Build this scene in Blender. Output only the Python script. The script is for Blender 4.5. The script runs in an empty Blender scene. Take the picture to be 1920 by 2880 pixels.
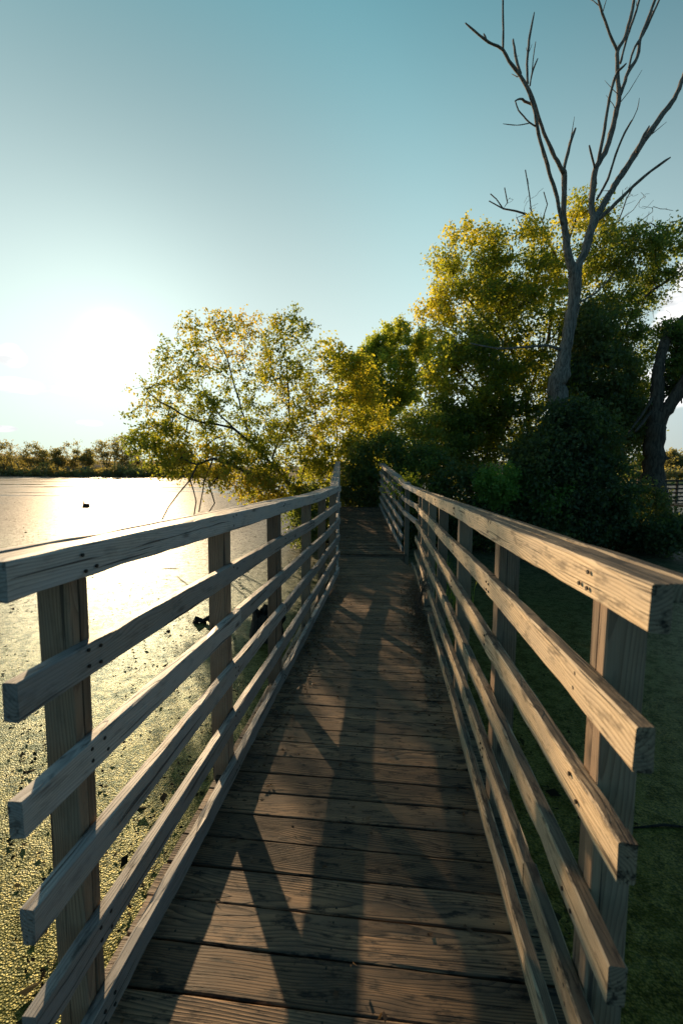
import bpy, math, random
import numpy as np
from mathutils import Vector

# ------------------------------------------------------------------ camera
F_PX, W_PX, H_PX = 1280.0, 1920.0, 2880.0          # focal length in photo pixels (16 mm on 24x36)
PITCH, ROLL, YAW = math.radians(5.2), math.radians(0.4), math.radians(5.94)
CAM = np.array([0.0, 0.0, 1.58])
_f = np.array([-math.sin(YAW) * math.cos(PITCH), math.cos(YAW) * math.cos(PITCH), -math.sin(PITCH)])
_r = np.array([math.cos(YAW), math.sin(YAW), 0.0])
_u = np.cross(_r, _f)
CR = _r * math.cos(ROLL) + _u * math.sin(ROLL)
CU = _u * math.cos(ROLL) - _r * math.sin(ROLL)
CF = _f
FH = np.array([-math.sin(YAW), math.cos(YAW), 0.0])   # horizontal viewing direction
RT = np.array([math.cos(YAW), math.sin(YAW), 0.0])

scene = bpy.context.scene
col = scene.collection
cd = bpy.data.cameras.new('camera')
cam = bpy.data.objects.new('camera', cd)
col.objects.link(cam)
from mathutils import Matrix
cam.matrix_world = Matrix(((CR[0], CU[0], -CF[0], CAM[0]), (CR[1], CU[1], -CF[1], CAM[1]),
                           (CR[2], CU[2], -CF[2], CAM[2]), (0, 0, 0, 1)))
cd.sensor_fit = 'VERTICAL'
cd.sensor_height = 36.0
cd.lens = 16.0
cd.clip_start = 0.05
cd.clip_end = 6000
cd.dof.use_dof = True
cd.dof.focus_distance = 3.2
cd.dof.aperture_fstop = 3.2
scene.camera = cam


def ray(px, py):
    return CF + CR * (px - 960) / F_PX - CU * (py - 1440) / F_PX


def at(px, py, Z):
    """world point seen in the direction of a photo pixel, at horizontal distance Z along the view"""
    d = ray(px, py)
    return CAM + d * (Z / d.dot(FH))


# ------------------------------------------------------------------ light
SUN = ray(322, 968)
SUN = SUN / np.linalg.norm(SUN)
SUN_EL = math.asin(SUN[2])
SUN_AZ = math.atan2(SUN[0], SUN[1])                 # clockwise from +Y
sd = bpy.data.lights.new('sun', 'SUN')
sd.energy = 5.0
sd.angle = math.radians(0.6)
sd.color = (1.0, 0.70, 0.40)
so = bpy.data.objects.new('sun', sd)
col.objects.link(so)
so.rotation_euler = Vector((SUN[0], SUN[1], SUN[2])).to_track_quat('Z', 'Y').to_euler()

scene.view_settings.view_transform = 'Standard'
scene.view_settings.look = 'None'
scene.view_settings.exposure = 0.45
scene.view_settings.gamma = 1.0

world = bpy.data.worlds.new("World")
scene.world = world
world.use_nodes = True
SKY_STRENGTH = 0.11


class NT:
    """small helper for building node trees"""

    def __init__(s, tree):
        s.t = tree
        s.n = tree.nodes
        s.l = tree.links

    def node(s, kind, **kw):
        n = s.n.new(kind)
        for k, v in kw.items():
            setattr(n, k, v)
        return n

    def put(s, sock, v):
        if v is None:
            return
        if isinstance(v, bpy.types.NodeSocket):
            s.l.new(v, sock)
        else:
            if isinstance(v, (tuple, list)) and len(v) == 3 and sock.type == 'RGBA':
                v = (*v, 1)
            sock.default_value = v

    def math(s, op, a, b=None, c=None, clamp=False):
        n = s.node('ShaderNodeMath', operation=op, use_clamp=clamp)
        s.put(n.inputs[0], a); s.put(n.inputs[1], b)
        if c is not None: s.put(n.inputs[2], c)
        return n.outputs[0]

    def vmath(s, op, a, b=None, scale=None):
        n = s.node('ShaderNodeVectorMath', operation=op)
        s.put(n.inputs[0], a)
        if b is not None: s.put(n.inputs[1], b)
        if scale is not None: s.put(n.inputs['Scale'], scale)
        return n.outputs['Value'] if op in ('DOT_PRODUCT', 'LENGTH', 'DISTANCE') else n.outputs['Vector']

    def mix(s, f, a, b, blend='MIX'):
        n = s.node('ShaderNodeMix', data_type='RGBA', blend_type=blend)
        s.put(n.inputs[0], f); s.put(n.inputs[6], a); s.put(n.inputs[7], b)
        return n.outputs[2]

    def ramp(s, f, stops, mode='LINEAR'):
        n = s.node('ShaderNodeValToRGB')
        n.color_ramp.interpolation = mode
        e = n.color_ramp.elements
        while len(e) < len(stops): e.new(0.5)
        for el, (p, c) in zip(e, stops):
            el.position = p
            el.color = (*c, 1) if len(c) == 3 else c
        s.put(n.inputs[0], f)
        return n.outputs[0]

    def sstep(s, v, a, b, lo=0.0, hi=1.0):
        n = s.node('ShaderNodeMapRange', interpolation_type='SMOOTHSTEP')
        s.put(n.inputs[0], v)
        for i, q in zip((1, 2, 3, 4), (a, b, lo, hi)): n.inputs[i].default_value = q
        return n.outputs[0]

    def noise(s, vec, scale, detail=2.0, rough=0.5, dist=0.0):
        n = s.node('ShaderNodeTexNoise')
        s.put(n.inputs['Vector'], vec)
        n.inputs['Scale'].default_value = scale
        n.inputs['Detail'].default_value = detail
        n.inputs['Roughness'].default_value = rough
        n.inputs['Distortion'].default_value = dist
        return n.outputs['Fac']

    def attr(s, name, out='Fac'):
        n = s.node('ShaderNodeAttribute', attribute_name=name)
        return n.outputs[out]


def build_world():
    t = NT(world.node_tree)
    t.n.clear()
    sky = t.node('ShaderNodeTexSky', sky_type='NISHITA')
    sky.sun_disc = False
    sky.sun_elevation = SUN_EL
    sky.sun_rotation = SUN_AZ
    sky.altitude = 200
    sky.air_density = 1.0
    sky.dust_density = 0.25
    sky.ozone_density = 2.0
    co = t.node('ShaderNodeTexCoord').outputs['Generated']
    d = t.vmath('NORMALIZE', co)
    cosang = t.vmath('DOT_PRODUCT', d, tuple(SUN))
    cpos = t.math('MAXIMUM', cosang, 0.0)
    # colour of the clear sky: teal overhead, paler to the horizon
    sepd = t.node('ShaderNodeSeparateXYZ'); t.put(sepd.inputs[0], d)
    tint = t.mix(t.sstep(sepd.outputs[2], 0.0, 0.4), (0.74, 0.87, 0.90), (0.33, 0.95, 0.74))
    tint = t.mix(t.sstep(cosang, 0.78, 0.97), tint, (0.16, 0.37, 0.35))
    c = t.mix(1.0, sky.outputs[0], tint, 'MULTIPLY')
    # thin pale veil low over the horizon
    c = t.mix(t.sstep(sepd.outputs[2], 0.0, 0.82, 0.80, 0.0), c, t.mix(t.sstep(sepd.outputs[2], 0.0, 0.22), (4.8, 4.7, 4.4), (6.4, 6.6, 6.1)))
    # away from the sun the sky is deeper
    c = t.mix(1.0, c, t.mix(t.sstep(cosang, -0.15, 0.78), (0.20, 0.40, 0.56), (1, 1, 1)), 'MULTIPLY')
    # the bright aureole of haze round the sun
    a1 = t.math('MULTIPLY', t.math('POWER', cpos, 1800.0), 14.0)
    a2 = t.math('MULTIPLY', t.math('POWER', cpos, 60.0), 1.2)
    a3 = t.math('MULTIPLY', t.math('POWER', cpos, 3.5), 0.62)
    gl = t.math('ADD', t.math('ADD', a1, a2), a3)
    c = t.mix(1.0, c, t.vmath('SCALE', (1.0, 0.95, 0.86), scale=gl), 'ADD')
    c = t.mix(1.0, c, t.vmath('SCALE', (0.42, 1.0, 0.92), scale=t.math('MULTIPLY', t.math('POWER', cpos, 2.2), 0.85)), 'ADD')
    # clouds low in the sky
    sep = t.node('ShaderNodeSeparateXYZ'); t.put(sep.inputs[0], d)
    az = t.math('ARCTAN2', sep.outputs[0], sep.outputs[1])
    el = t.math('ARCSINE', sep.outputs[2])
    cmb = t.node('ShaderNodeCombineXYZ')
    t.put(cmb.inputs[0], az); t.put(cmb.inputs[1], t.math('MULTIPLY', el, 2.6))
    n1 = t.noise(cmb.outputs[0], 9.0, 7.0, 0.58, 0.3)

    def puff(a0, e0, wa, we):
        da = t.math('DIVIDE', t.math('SUBTRACT', az, a0), wa)
        de = t.math('DIVIDE', t.math('SUBTRACT', el, e0), we)
        r2 = t.math('ADD', t.math('MULTIPLY', da, da), t.math('MULTIPLY', de, de))
        return t.math('SUBTRACT', 1.0, r2, clamp=True)
    masks = []
    for (px, py, wpx, hpx) in CLOUDS:
        v = ray(px, py); v = v / np.linalg.norm(v)
        a0 = math.atan2(v[0], v[1]); e0 = math.asin(v[2])
        v2 = ray(px + wpx, py); a2_ = math.atan2(v2[0], v2[1])
        v3 = ray(px, py - hpx); v3 = v3 / np.linalg.norm(v3)
        masks.append(puff(a0, e0, abs(a2_ - a0), abs(math.asin(v3[2]) - e0)))
    m = masks[0]
    for k in masks[1:]: m = t.math('MAXIMUM', m, k)
    cm = t.sstep(t.math('ADD', t.math('MULTIPLY', n1, 1.1), t.math('MULTIPLY', m, 0.75)), 0.86, 1.12)
    m = t.math('MULTIPLY', m, 4.0, clamp=True)
    cm = t.math('MULTIPLY', cm, m)
    n2 = t.noise(cmb.outputs[0], 14.0, 4.0, 0.5)
    ccol = t.mix(t.sstep(n2, 0.35, 0.62), (5.4, 5.6, 5.7), (9.2, 9.1, 8.9))
    ccol = t.mix(1.0, ccol, t.vmath('SCALE', (1.0, 0.95, 0.86), scale=t.math('MULTIPLY', gl, 0.75)), 'ADD')
    c = t.mix(cm, c, ccol)
    bg = t.node('ShaderNodeBackground')
    t.put(bg.inputs[0], c)
    bg.inputs[1].default_value = SKY_STRENGTH
    out = t.node('ShaderNodeOutputWorld')
    t.l.new(bg.outputs[0], out.inputs[0])


CLOUDS = [(30, 1000, 60, 45), (60, 1085, 130, 32), (190, 1096, 90, 26), (250, 1188, 60, 14), (10, 1205, 60, 14),
          (1900, 880, 110, 130), (1960, 780, 120, 90), (1880, 1080, 160, 95), (1800, 1150, 120, 50)]
build_world()

# ------------------------------------------------------------------ materials


def new_mat(name):
    m = bpy.data.materials.new(name)
    m.use_nodes = True
    t = NT(m.node_tree)
    t.n.clear()
    out = t.node('ShaderNodeOutputMaterial')
    return m, t, out


def principled(t, out, **kw):
    p = t.node('ShaderNodeBsdfPrincipled')
    for k, v in kw.items():
        t.put(p.inputs[k.replace('_', ' ')], v)
    t.l.new(p.outputs[0], out.inputs[0])
    return p


def bump(t, h, strength, dist):
    b = t.node('ShaderNodeBump')
    b.inputs['Strength'].default_value = strength
    b.inputs['Distance'].default_value = dist
    t.put(b.inputs['Height'], h)
    return b.outputs[0]


def wood_mat(name, light, mid, dark, grey, wear=0.5, top_dark=0.5, spec=0.3, rough=0.7, topcol=None, stain=0.22, ck=0.645):
    """weathered softwood: 'grain' holds metres along / across / through each board"""
    m, t, out = new_mat(name)
    g = t.attr('grain', 'Vector')
    tone = t.attr('tone')
    top = t.attr('top')
    gs = t.vmath('MULTIPLY', g, (1.1, 9.0, 9.0))
    wn = t.node('ShaderNodeTexNoise'); t.put(wn.inputs['Vector'], gs)
    wn.inputs['Scale'].default_value = 1.0; wn.inputs['Detail'].default_value = 2.5
    warp = t.vmath('SCALE', t.vmath('SUBTRACT', wn.outputs['Color'], (0.5, 0.5, 0.5)), scale=0.05)
    # knots
    vo = t.node('ShaderNodeTexVoronoi', feature='F1')
    t.put(vo.inputs['Vector'], t.vmath('MULTIPLY', t.vmath('ADD', g, warp), (2.3, 8.0, 5.0)))
    vo.inputs['Scale'].default_value = 1.0
    kd = vo.outputs['Distance']
    knot = t.sstep(kd, 0.04, 0.13, 1.0, 0.0)
    kring = t.sstep(kd, 0.05, 0.5, 1.0, 0.0)
    # growth rings
    gw = t.vmath('MULTIPLY', t.vmath('ADD', g, warp), (0.06, 1.0, 1.0))
    sp = t.node('ShaderNodeSeparateXYZ'); t.put(sp.inputs[0], gw)
    dist = t.math('SQRT', t.math('ADD', t.math('POWER', sp.outputs[1], 2.0), t.math('POWER', sp.outputs[2], 2.0)))
    dist = t.math('ADD', dist, t.math('MULTIPLY', kring, 0.018))
    dist = t.math('ADD', dist, t.math('MULTIPLY', sp.outputs[0], 0.5))
    ring = t.math('FRACT', t.math('MULTIPLY', dist, 120.0))
    ringd = t.math('POWER', ring, 2.2)
    ringd = t.math('MULTIPLY', ringd, t.sstep(ring, 0.9, 1.0, 1.0, 0.0))
    # fibres and checks
    fib = t.noise(t.vmath('MULTIPLY', t.vmath('ADD', g, t.vmath('SCALE', warp, scale=0.3)), (5.0, 260.0, 260.0)), 1.0, 3.0, 0.6)
    chk = t.noise(t.vmath('MULTIPLY', t.vmath('ADD', g, t.vmath('SCALE', warp, scale=0.25)), (1.6, 75.0, 75.0)), 1.0, 2.0, 0.5)
    crack = t.sstep(chk, ck, ck + 0.045)
    mot = t.noise(t.vmath('MULTIPLY', g, (3.0, 12.0, 12.0)), 1.0, 4.0, 0.6)
    sta = t.noise(t.vmath('MULTIPLY', g, (9.0, 30.0, 30.0)), 1.0, 5.0, 0.7)
    c = t.mix(t.math('MULTIPLY', ringd, 1.25, clamp=True), light, mid)
    c = t.mix(t.math('MULTIPLY', t.sstep(fib, 0.35, 0.7), 0.45), c, mid)
    gr = t.math('ADD', t.math('MULTIPLY', t.sstep(mot, 0.3, 0.7), wear), t.math('MULTIPLY', top, 0.35), clamp=True)
    c = t.mix(gr, c, grey)
    if topcol:
        c = t.mix(t.math('MULTIPLY', t.sstep(top, 0.3, 1.0), t.sstep(mot, 0.2, 0.55, 0.55, 0.95)), c, topcol)
    # dark grime, heavier on the tops that rain lies on
    gm = t.math('MULTIPLY', t.sstep(sta, 0.50, 0.66), t.math('ADD', stain, t.math('MULTIPLY', top, top_dark), clamp=True))
    c = t.mix(gm, c, dark)
    c = t.mix(t.math('MULTIPLY', ringd, t.math('MULTIPLY', top, 0.45)), c, dark)
    c = t.mix(t.math('MULTIPLY', crack, 0.85), c, dark)
    c = t.mix(t.math('MULTIPLY', knot, 0.8), c, dark)
    tn = t.math('ADD', 0.62, t.math('MULTIPLY', tone, 0.6))
    c = t.mix(1.0, c, t.vmath('SCALE', (1, 1, 1), scale=tn), 'MULTIPLY')
    h = t.math('ADD', t.math('MULTIPLY', fib, 0.5), t.math('MULTIPLY', ringd, t.math('ADD', 0.25, t.math('MULTIPLY', top, 0.5))))
    h = t.math('SUBTRACT', h, t.math('MULTIPLY', crack, 1.2))
    h = t.math('SUBTRACT', h, t.math('MULTIPLY', knot, 0.3))
    principled(t, out, Base_Color=c, Roughness=rough, Normal=bump(t, h, 0.8, 0.0022), Specular_IOR_Level=spec)
    return m


M_RAIL = wood_mat('rail_wood', (0.52, 0.47, 0.42), (0.25, 0.225, 0.2), (0.035, 0.034, 0.034), (0.36, 0.365, 0.37), 0.65, 0.5, 0.4, 0.58, None, 0.3, 0.63)  # cool grey of the shaded left faces mixed into the wood colour
M_RAIL_OLD_LIT = wood_mat('rail_wood_stained_sunlit', (0.74, 0.58, 0.38), (0.33, 0.225, 0.13), (0.035, 0.03, 0.026), (0.36, 0.31, 0.255), 0.4, 1.1, 0.25, 0.7, (0.11, 0.085, 0.062), 0.55, 0.625)  # sunlit tan put into the colour; stains and dark tops are weathering
M_DECK = wood_mat('deck_wood', (0.58, 0.35, 0.185), (0.07, 0.046, 0.03), (0.014, 0.012, 0.011), (0.105, 0.078, 0.057), 0.6, 1.15, 0.3, 0.6, None, 0.35)
M_POST = wood_mat('post_wood', (0.36, 0.25, 0.165), (0.19, 0.12, 0.075), (0.05, 0.04, 0.033), (0.2, 0.18, 0.15), 0.4, 0.7)


def flat_mat(name, c, rough=0.8, spec=0.3):
    m, t, out = new_mat(name)
    n = t.noise(t.node('ShaderNodeTexCoord').outputs['Object'], 30.0, 4.0)
    k = t.mix(n, tuple(x * 0.6 for x in c), tuple(min(1, x * 1.3) for x in c))
    principled(t, out, Base_Color=k, Roughness=rough, Specular_IOR_Level=spec)
    return m


M_NAIL = flat_mat('nail_metal', (0.03, 0.026, 0.022), 0.6)


def bark_mat(name, a, b, scale=1.0):
    m, t, out = new_mat(name)
    co = t.node('ShaderNodeTexCoord').outputs['Object']
    v = t.vmath('MULTIPLY', co, (1.0, 1.0, 0.16))
    n = t.noise(v, 16.0 * scale, 6.0, 0.65, 0.4)
    n2 = t.noise(co, 1.2, 3.0)
    c = t.mix(t.sstep(n, 0.36, 0.62), b, a)
    c = t.mix(t.math('MULTIPLY', n2, 0.4), c, b)
    principled(t, out, Base_Color=c, Roughness=0.9, Normal=bump(t, n, 0.9, 0.03), Specular_IOR_Level=0.2)
    return m


M_BARK = bark_mat('bark', (0.15, 0.115, 0.088), (0.05, 0.038, 0.03))
M_DEAD = bark_mat('dead_bark', (0.32, 0.27, 0.23), (0.10, 0.083, 0.07), 1.3)
M_ROT = bark_mat('rotten_wood', (0.05, 0.042, 0.035), (0.014, 0.012, 0.011), 1.3)


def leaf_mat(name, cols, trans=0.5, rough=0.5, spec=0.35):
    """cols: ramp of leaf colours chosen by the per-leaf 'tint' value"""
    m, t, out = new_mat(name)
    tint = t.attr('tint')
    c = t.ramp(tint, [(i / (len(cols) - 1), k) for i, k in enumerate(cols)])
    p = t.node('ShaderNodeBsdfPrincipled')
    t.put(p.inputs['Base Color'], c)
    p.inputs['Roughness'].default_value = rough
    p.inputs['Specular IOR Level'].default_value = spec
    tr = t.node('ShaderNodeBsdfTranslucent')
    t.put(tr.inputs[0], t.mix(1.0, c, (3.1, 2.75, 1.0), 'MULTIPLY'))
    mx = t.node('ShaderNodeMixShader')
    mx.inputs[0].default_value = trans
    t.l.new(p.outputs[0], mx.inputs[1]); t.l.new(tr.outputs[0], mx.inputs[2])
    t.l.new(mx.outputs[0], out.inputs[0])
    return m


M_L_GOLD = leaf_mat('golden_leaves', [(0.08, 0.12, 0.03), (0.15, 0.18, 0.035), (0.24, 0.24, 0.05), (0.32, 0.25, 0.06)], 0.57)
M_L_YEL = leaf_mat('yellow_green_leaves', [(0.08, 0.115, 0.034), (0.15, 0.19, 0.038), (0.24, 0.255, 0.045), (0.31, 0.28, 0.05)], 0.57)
M_L_GRN = leaf_mat('green_leaves', [(0.07, 0.11, 0.05), (0.12, 0.17, 0.055), (0.2, 0.24, 0.06)], 0.5)
M_L_SPK = leaf_mat('feathery_leaves', [(0.11, 0.18, 0.06), (0.2, 0.26, 0.07), (0.3, 0.31, 0.07)], 0.55)
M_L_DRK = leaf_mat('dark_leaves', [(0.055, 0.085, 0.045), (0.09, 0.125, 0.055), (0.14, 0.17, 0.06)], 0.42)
M_L_FAR = leaf_mat('far_hazy_leaves', [(0.12, 0.13, 0.09), (0.18, 0.18, 0.12), (0.25, 0.22, 0.12)], 0.5)  # paled and greyed: distance haze put into the leaf colour
M_L_DRY = leaf_mat('dry_leaves', [(0.05, 0.03, 0.018), (0.10, 0.06, 0.03), (0.17, 0.11, 0.05)], 0.15)
M_L_WET = leaf_mat('wet_debris', [(0.012, 0.011, 0.009), (0.03, 0.025, 0.015), (0.05, 0.045, 0.02)], 0.0, 0.9, 0.03)

# ------------------------------------------------------------------ mesh helpers


def tag(o, label=None, cat=None, group=None, kind=None):
    if label: o['label'] = label
    if cat: o['category'] = cat
    if group: o['group'] = group
    if kind: o['kind'] = kind
    return o


def empty(name, loc):
    o = bpy.data.objects.new(name, None)
    o.empty_display_size = 0.2
    o.location = loc
    col.objects.link(o)
    return o


def mesh_obj(name, verts, faces, mats, parent=None, mat_idx=None, smooth=False, attrs=()):
    """attrs: (name, type, domain, flat numpy array)"""
    me = bpy.data.meshes.new(name)
    verts = np.asarray(verts, dtype=np.float64)
    off = np.zeros(3)
    if parent is not None:
        off = np.array(parent_world(parent))
    me.from_pydata((verts - off).tolist(), [], faces)
    if not isinstance(mats, (list, tuple)): mats = [mats]
    for m in mats: me.materials.append(m)
    if mat_idx is not None:
        me.polygons.foreach_set('material_index', np.asarray(mat_idx, dtype=np.int32))
    for (n, ty, dom, arr) in attrs:
        a = me.attributes.new(n, ty, dom)
        a.data.foreach_set('vector' if ty == 'FLOAT_VECTOR' else 'value', np.asarray(arr, dtype=np.float32).ravel())
    me.polygons.foreach_set('use_smooth', np.full(len(me.polygons), smooth))
    me.update()
    o = bpy.data.objects.new(name, me)
    col.objects.link(o)
    if parent is not None:
        o.parent = parent
    return o


def parent_world(p):
    v = np.array(p.location)
    while p.parent is not None:
        p = p.parent
        v = v + np.array(p.location)
    return v


def fast_mesh(name, verts, quads, mat, parent=None, tint=None, smooth=False):
    """many quads from numpy arrays"""
    me = bpy.data.meshes.new(name)
    off = parent_world(parent) if parent is not None else np.zeros(3)
    verts = np.asarray(verts) - off
    k = quads.shape[1]
    me.vertices.add(len(verts)); me.vertices.foreach_set('co', verts.astype(np.float32).ravel())
    me.loops.add(quads.size); me.loops.foreach_set('vertex_index', quads.astype(np.int32).ravel())
    me.polygons.add(len(quads))
    me.polygons.foreach_set('loop_start', (np.arange(len(quads)) * k).astype(np.int32))
    me.polygons.foreach_set('loop_total', np.full(len(quads), k, dtype=np.int32))
    if tint is not None:
        a = me.attributes.new('tint', 'FLOAT', 'FACE')
        a.data.foreach_set('value', tint.astype(np.float32))
    me.materials.append(mat)
    me.polygons.foreach_set('use_smooth', np.full(len(quads), smooth))
    me.update(calc_edges=True)
    me.validate()
    o = bpy.data.objects.new(name, me)
    col.objects.link(o)
    if parent is not None: o.parent = parent
    return o


class Boards:
    """collects bevelled, slightly warped timber boards; build() links them as one mesh"""

    def __init__(s, seed):
        s.v = []; s.f = []; s.g = []; s.tone = []; s.top = []; s.mi = []
        s.rng = np.random.default_rng(seed)

    def add(s, pts, wdir, tdir, w, t, ch=0.003, seg=0.12, warp=0.0015, chip=0.0, topface=0, alltop=False):
        """pts: centre line (list of 3D points); w along wdir, t along tdir. topface: which section
        direction carries the weathered top (+wdir -> 0, +tdir -> 1, none -> -1)"""
        rng = s.rng
        pts = [np.array(p, float) for p in pts]
        P = [pts[0]]
        for a, b in zip(pts[:-1], pts[1:]):
            n = max(1, int(np.linalg.norm(b - a) / seg))
            for i in range(1, n + 1): P.append(a + (b - a) * i / n)
        P = np.array(P)
        L = np.concatenate([[0], np.cumsum(np.linalg.norm(np.diff(P, axis=0), axis=1))])
        off = np.array([rng.uniform(0, 50), rng.uniform(0.03, 0.16) * rng.choice([-1, 1]), rng.uniform(0.01, 0.08)])
        tone = rng.uniform(0, 1)
        wdir = np.array(wdir, float) / np.linalg.norm(wdir)
        tdir = np.array(tdir, float) / np.linalg.norm(tdir)
        sec = []
        for sw, st_, order in ((-1, -1, 0), (1, -1, 1), (1, 1, 0), (-1, 1, 1)):
            a = (sw * w / 2, st_ * (t / 2 - ch)); b = (sw * (w / 2 - ch), st_ * t / 2)
            sec += [b, a] if order == 0 else [a, b]
        # ring of eight: order round the section
        sec = np.array([(-(w / 2 - ch), -t / 2), (w / 2 - ch, -t / 2), (w / 2, -(t / 2 - ch)), (w / 2, t / 2 - ch),
                        (w / 2 - ch, t / 2), (-(w / 2 - ch), t / 2), (-w / 2, t / 2 - ch), (-w / 2, -(t / 2 - ch))])
        base = len(s.v)
        ph = rng.uniform(0, 6.28, 4); fr = rng.uniform(1.5, 4, 2)
        n = len(P)
        for i in range(n):
            c = P[i] + wdir * warp * math.sin(L[i] * fr[0] + ph[0]) + tdir * warp * math.sin(L[i] * fr[1] + ph[1])
            for k in range(8):
                a, b = sec[k]
                j = rng.normal(0, 0.0006, 2)
                if chip and rng.random() < 0.12:
                    j = j - np.sign([a, b]) * chip * rng.random(2)
                s.v.append(c + wdir * (a + j[0]) + tdir * (b + j[1]))
                s.g.append((L[i] + off[0], a + off[1], b + off[2]))
        for i in range(n - 1):
            for k in range(8):
                a = base + i * 8 + k; b = base + i * 8 + (k + 1) % 8
                s.f.append((a, b, b + 8, a + 8))
                istop = (topface == 0 and k == 2) or (topface == 1 and k == 4)
                near = (topface == 0 and k in (1, 3)) or (topface == 1 and k in (3, 5))
                s.top.append(1.0 if istop or alltop else 0.5 if near else 0.0)
                s.tone.append(tone); s.mi.append(0)
        s.f.append(tuple(base + k for k in range(8))[::-1])
        s.f.append(tuple(base + (n - 1) * 8 + k for k in range(8)))
        for _ in range(2): s.top.append(0.6); s.tone.append(tone * 0.3); s.mi.append(0)

    def nail(s, p, nrm, r=0.004, d=0.001):
        nrm = np.array(nrm, float) / np.linalg.norm(nrm)
        a = np.cross(nrm, (0.3, 0.2, 1)); a /= np.linalg.norm(a); b = np.cross(nrm, a)
        base = len(s.v)
        for i in range(7):
            q = 2 * math.pi * i / 7
            o = (a * math.cos(q) + b * math.sin(q)) * r
            s.v.append(p + o + nrm * d); s.g.append((0, 0, 0))
        for i in range(7):
            q = 2 * math.pi * i / 7
            o = (a * math.cos(q) + b * math.sin(q)) * r
            s.v.append(p + o - nrm * 0.003); s.g.append((0, 0, 0))
        s.f.append(tuple(range(base, base + 7)))
        for i in range(7):
            s.f.append((base + i, base + 7 + i, base + 7 + (i + 1) % 7, base + (i + 1) % 7))
        for _ in range(8): s.top.append(0); s.tone.append(0.5); s.mi.append(1)

    def build(s, name, mat, parent):
        return mesh_obj(name, s.v, s.f, [mat, M_NAIL], parent, s.mi, False,
                        [('grain', 'FLOAT_VECTOR', 'POINT', np.array(s.g)), ('tone', 'FLOAT', 'FACE', np.array(s.tone)),
                         ('top', 'FLOAT', 'FACE', np.array(s.top))])


def tube_rings(P, R, sides, verts, faces, jitter=0.0, rng=None):
    P = np.asarray(P, float); n = len(P)
    base = len(verts)
    T = np.gradient(P, axis=0)
    T /= np.linalg.norm(T, axis=1)[:, None] + 1e-9
    ref = np.array([0.31, 0.17, 0.05]) if abs(T[0][2]) > 0.8 else np.array([0, 0, 1.0])
    a = np.cross(T[0], ref); a /= np.linalg.norm(a)
    for i in range(n):
        a = a - T[i] * a.dot(T[i]); a /= np.linalg.norm(a) + 1e-9
        b = np.cross(T[i], a)
        for k in range(sides):
            q = 2 * math.pi * k / sides
            rr = R[i] * (1 + (rng.normal(0, jitter) if jitter else 0))
            verts.append(P[i] + (a * math.cos(q) + b * math.sin(q)) * rr)
    for i in range(n - 1):
        for k in range(sides):
            v = base + i * sides + k; w = base + i * sides + (k + 1) % sides
            faces.append((v, w, w + sides, v + sides))
    faces.append(tuple(base + k for k in range(sides))[::-1])
    faces.append(tuple(base + (n - 1) * sides + k for k in range(sides)))


# ------------------------------------------------------------------ the footbridge
SL = 0.016                                            # the near span falls gently away
XL, XR = -0.780, 0.453                                # inner faces of the two railings
TOPS = [1.40, 1.137, 0.873, 0.609, 0.345, 0.082]      # tops of the six rails above the deck
RH, RTK = 0.089, 0.037
PW = 0.089
UP = np.array([0, 0, 1.0]); XX = np.array([1.0, 0, 0]); YY = np.array([0, 1.0, 0])
WATER = -0.95
rnd = random.Random(5)

bridge = empty('footbridge', (0, 0, 0))
tag(bridge, 'weathered grey timber footbridge with plank deck and six rail railings leading into the trees', 'footbridge')


def lift(side, y):
    if side < 0:                                      # the left rails rise towards their far end
        u = min(1, max(0, (y - 4.8) / 2.7))
        return 0.05 * u * u * (3 - 2 * u)
    return 0.0


def rail_line(side, lvl, y0, y1, joints, seed, name, label=None):
    b = Boards(seed)
    X = XL if side < 0 else XR
    cx = X + side * RTK / 2
    cuts = [y0] + joints + [y1]
    for i, (a, c) in enumerate(zip(cuts[:-1], cuts[1:])):
        ys = np.linspace(a + (0.0015 if i else 0), c - 0.0015, max(2, int((c - a) / 0.5) + 1))
        jx = b.rng.uniform(-0.003, 0.003)
        pts = [(cx + jx, y, TOPS[lvl] - RH / 2 - SL * y + lift(side, y)) for y in ys]
        chip = 0.004 if lvl < 3 else 0.007
        b.add(pts, UP, XX * side, RH, RTK, 0.004, 0.09, 0.0025, chip, 0)
        if lvl == 0:
            # filler flat over the post heads, and the outer board
            fw = PW - 0.004 if side < 0 else 0.046
            pf = [(X + side * (RTK + fw / 2 + 0.001), y + (0.02 if y < 1 else 0), TOPS[0] - 0.021 - SL * y + lift(side, y)) for y in ys]
            b.add(pf, XX, UP, fw, 0.036, 0.003, 0.12, 0.0015, 0.004, 1)
            po = [(X + side * (RTK + fw + 0.004 + 0.016), y + (0.035 if y < 1 else 0), TOPS[0] - 0.0225 - SL * y + lift(side, y)) for y in ys]
            b.add(po, UP, XX, 0.043, 0.03, 0.004, 0.12, 0.002, 0.004, 0)
    posts = LPOST if side < 0 else RPOST
    for py in posts:
        if y0 < py < y1:
            for dz in (0.024, 0.064):
                for dy in (-0.022, 0.026):
                    if b.rng.random() < 0.85:
                        y = py + dy + b.rng.normal(0, 0.004)
                        z = TOPS[lvl] - dz - SL * y + lift(side, y) + b.rng.normal(0, 0.005)
                        b.nail(np.array([X - side * 0.0012, y, z]), (-side, 0, 0), 0.0052)
    o = b.build(name, M_RAIL if side < 0 else M_RAIL_OLD_LIT, bridge)
    if label: tag(o, label)
    return o


LPOST = [1.11, 2.24, 3.36, 4.70, 5.83, 6.95]
RPOST = [1.09, 2.10, 3.25, 4.55, 5.70, 6.85, 7.62]
Y0 = 0.85
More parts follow.
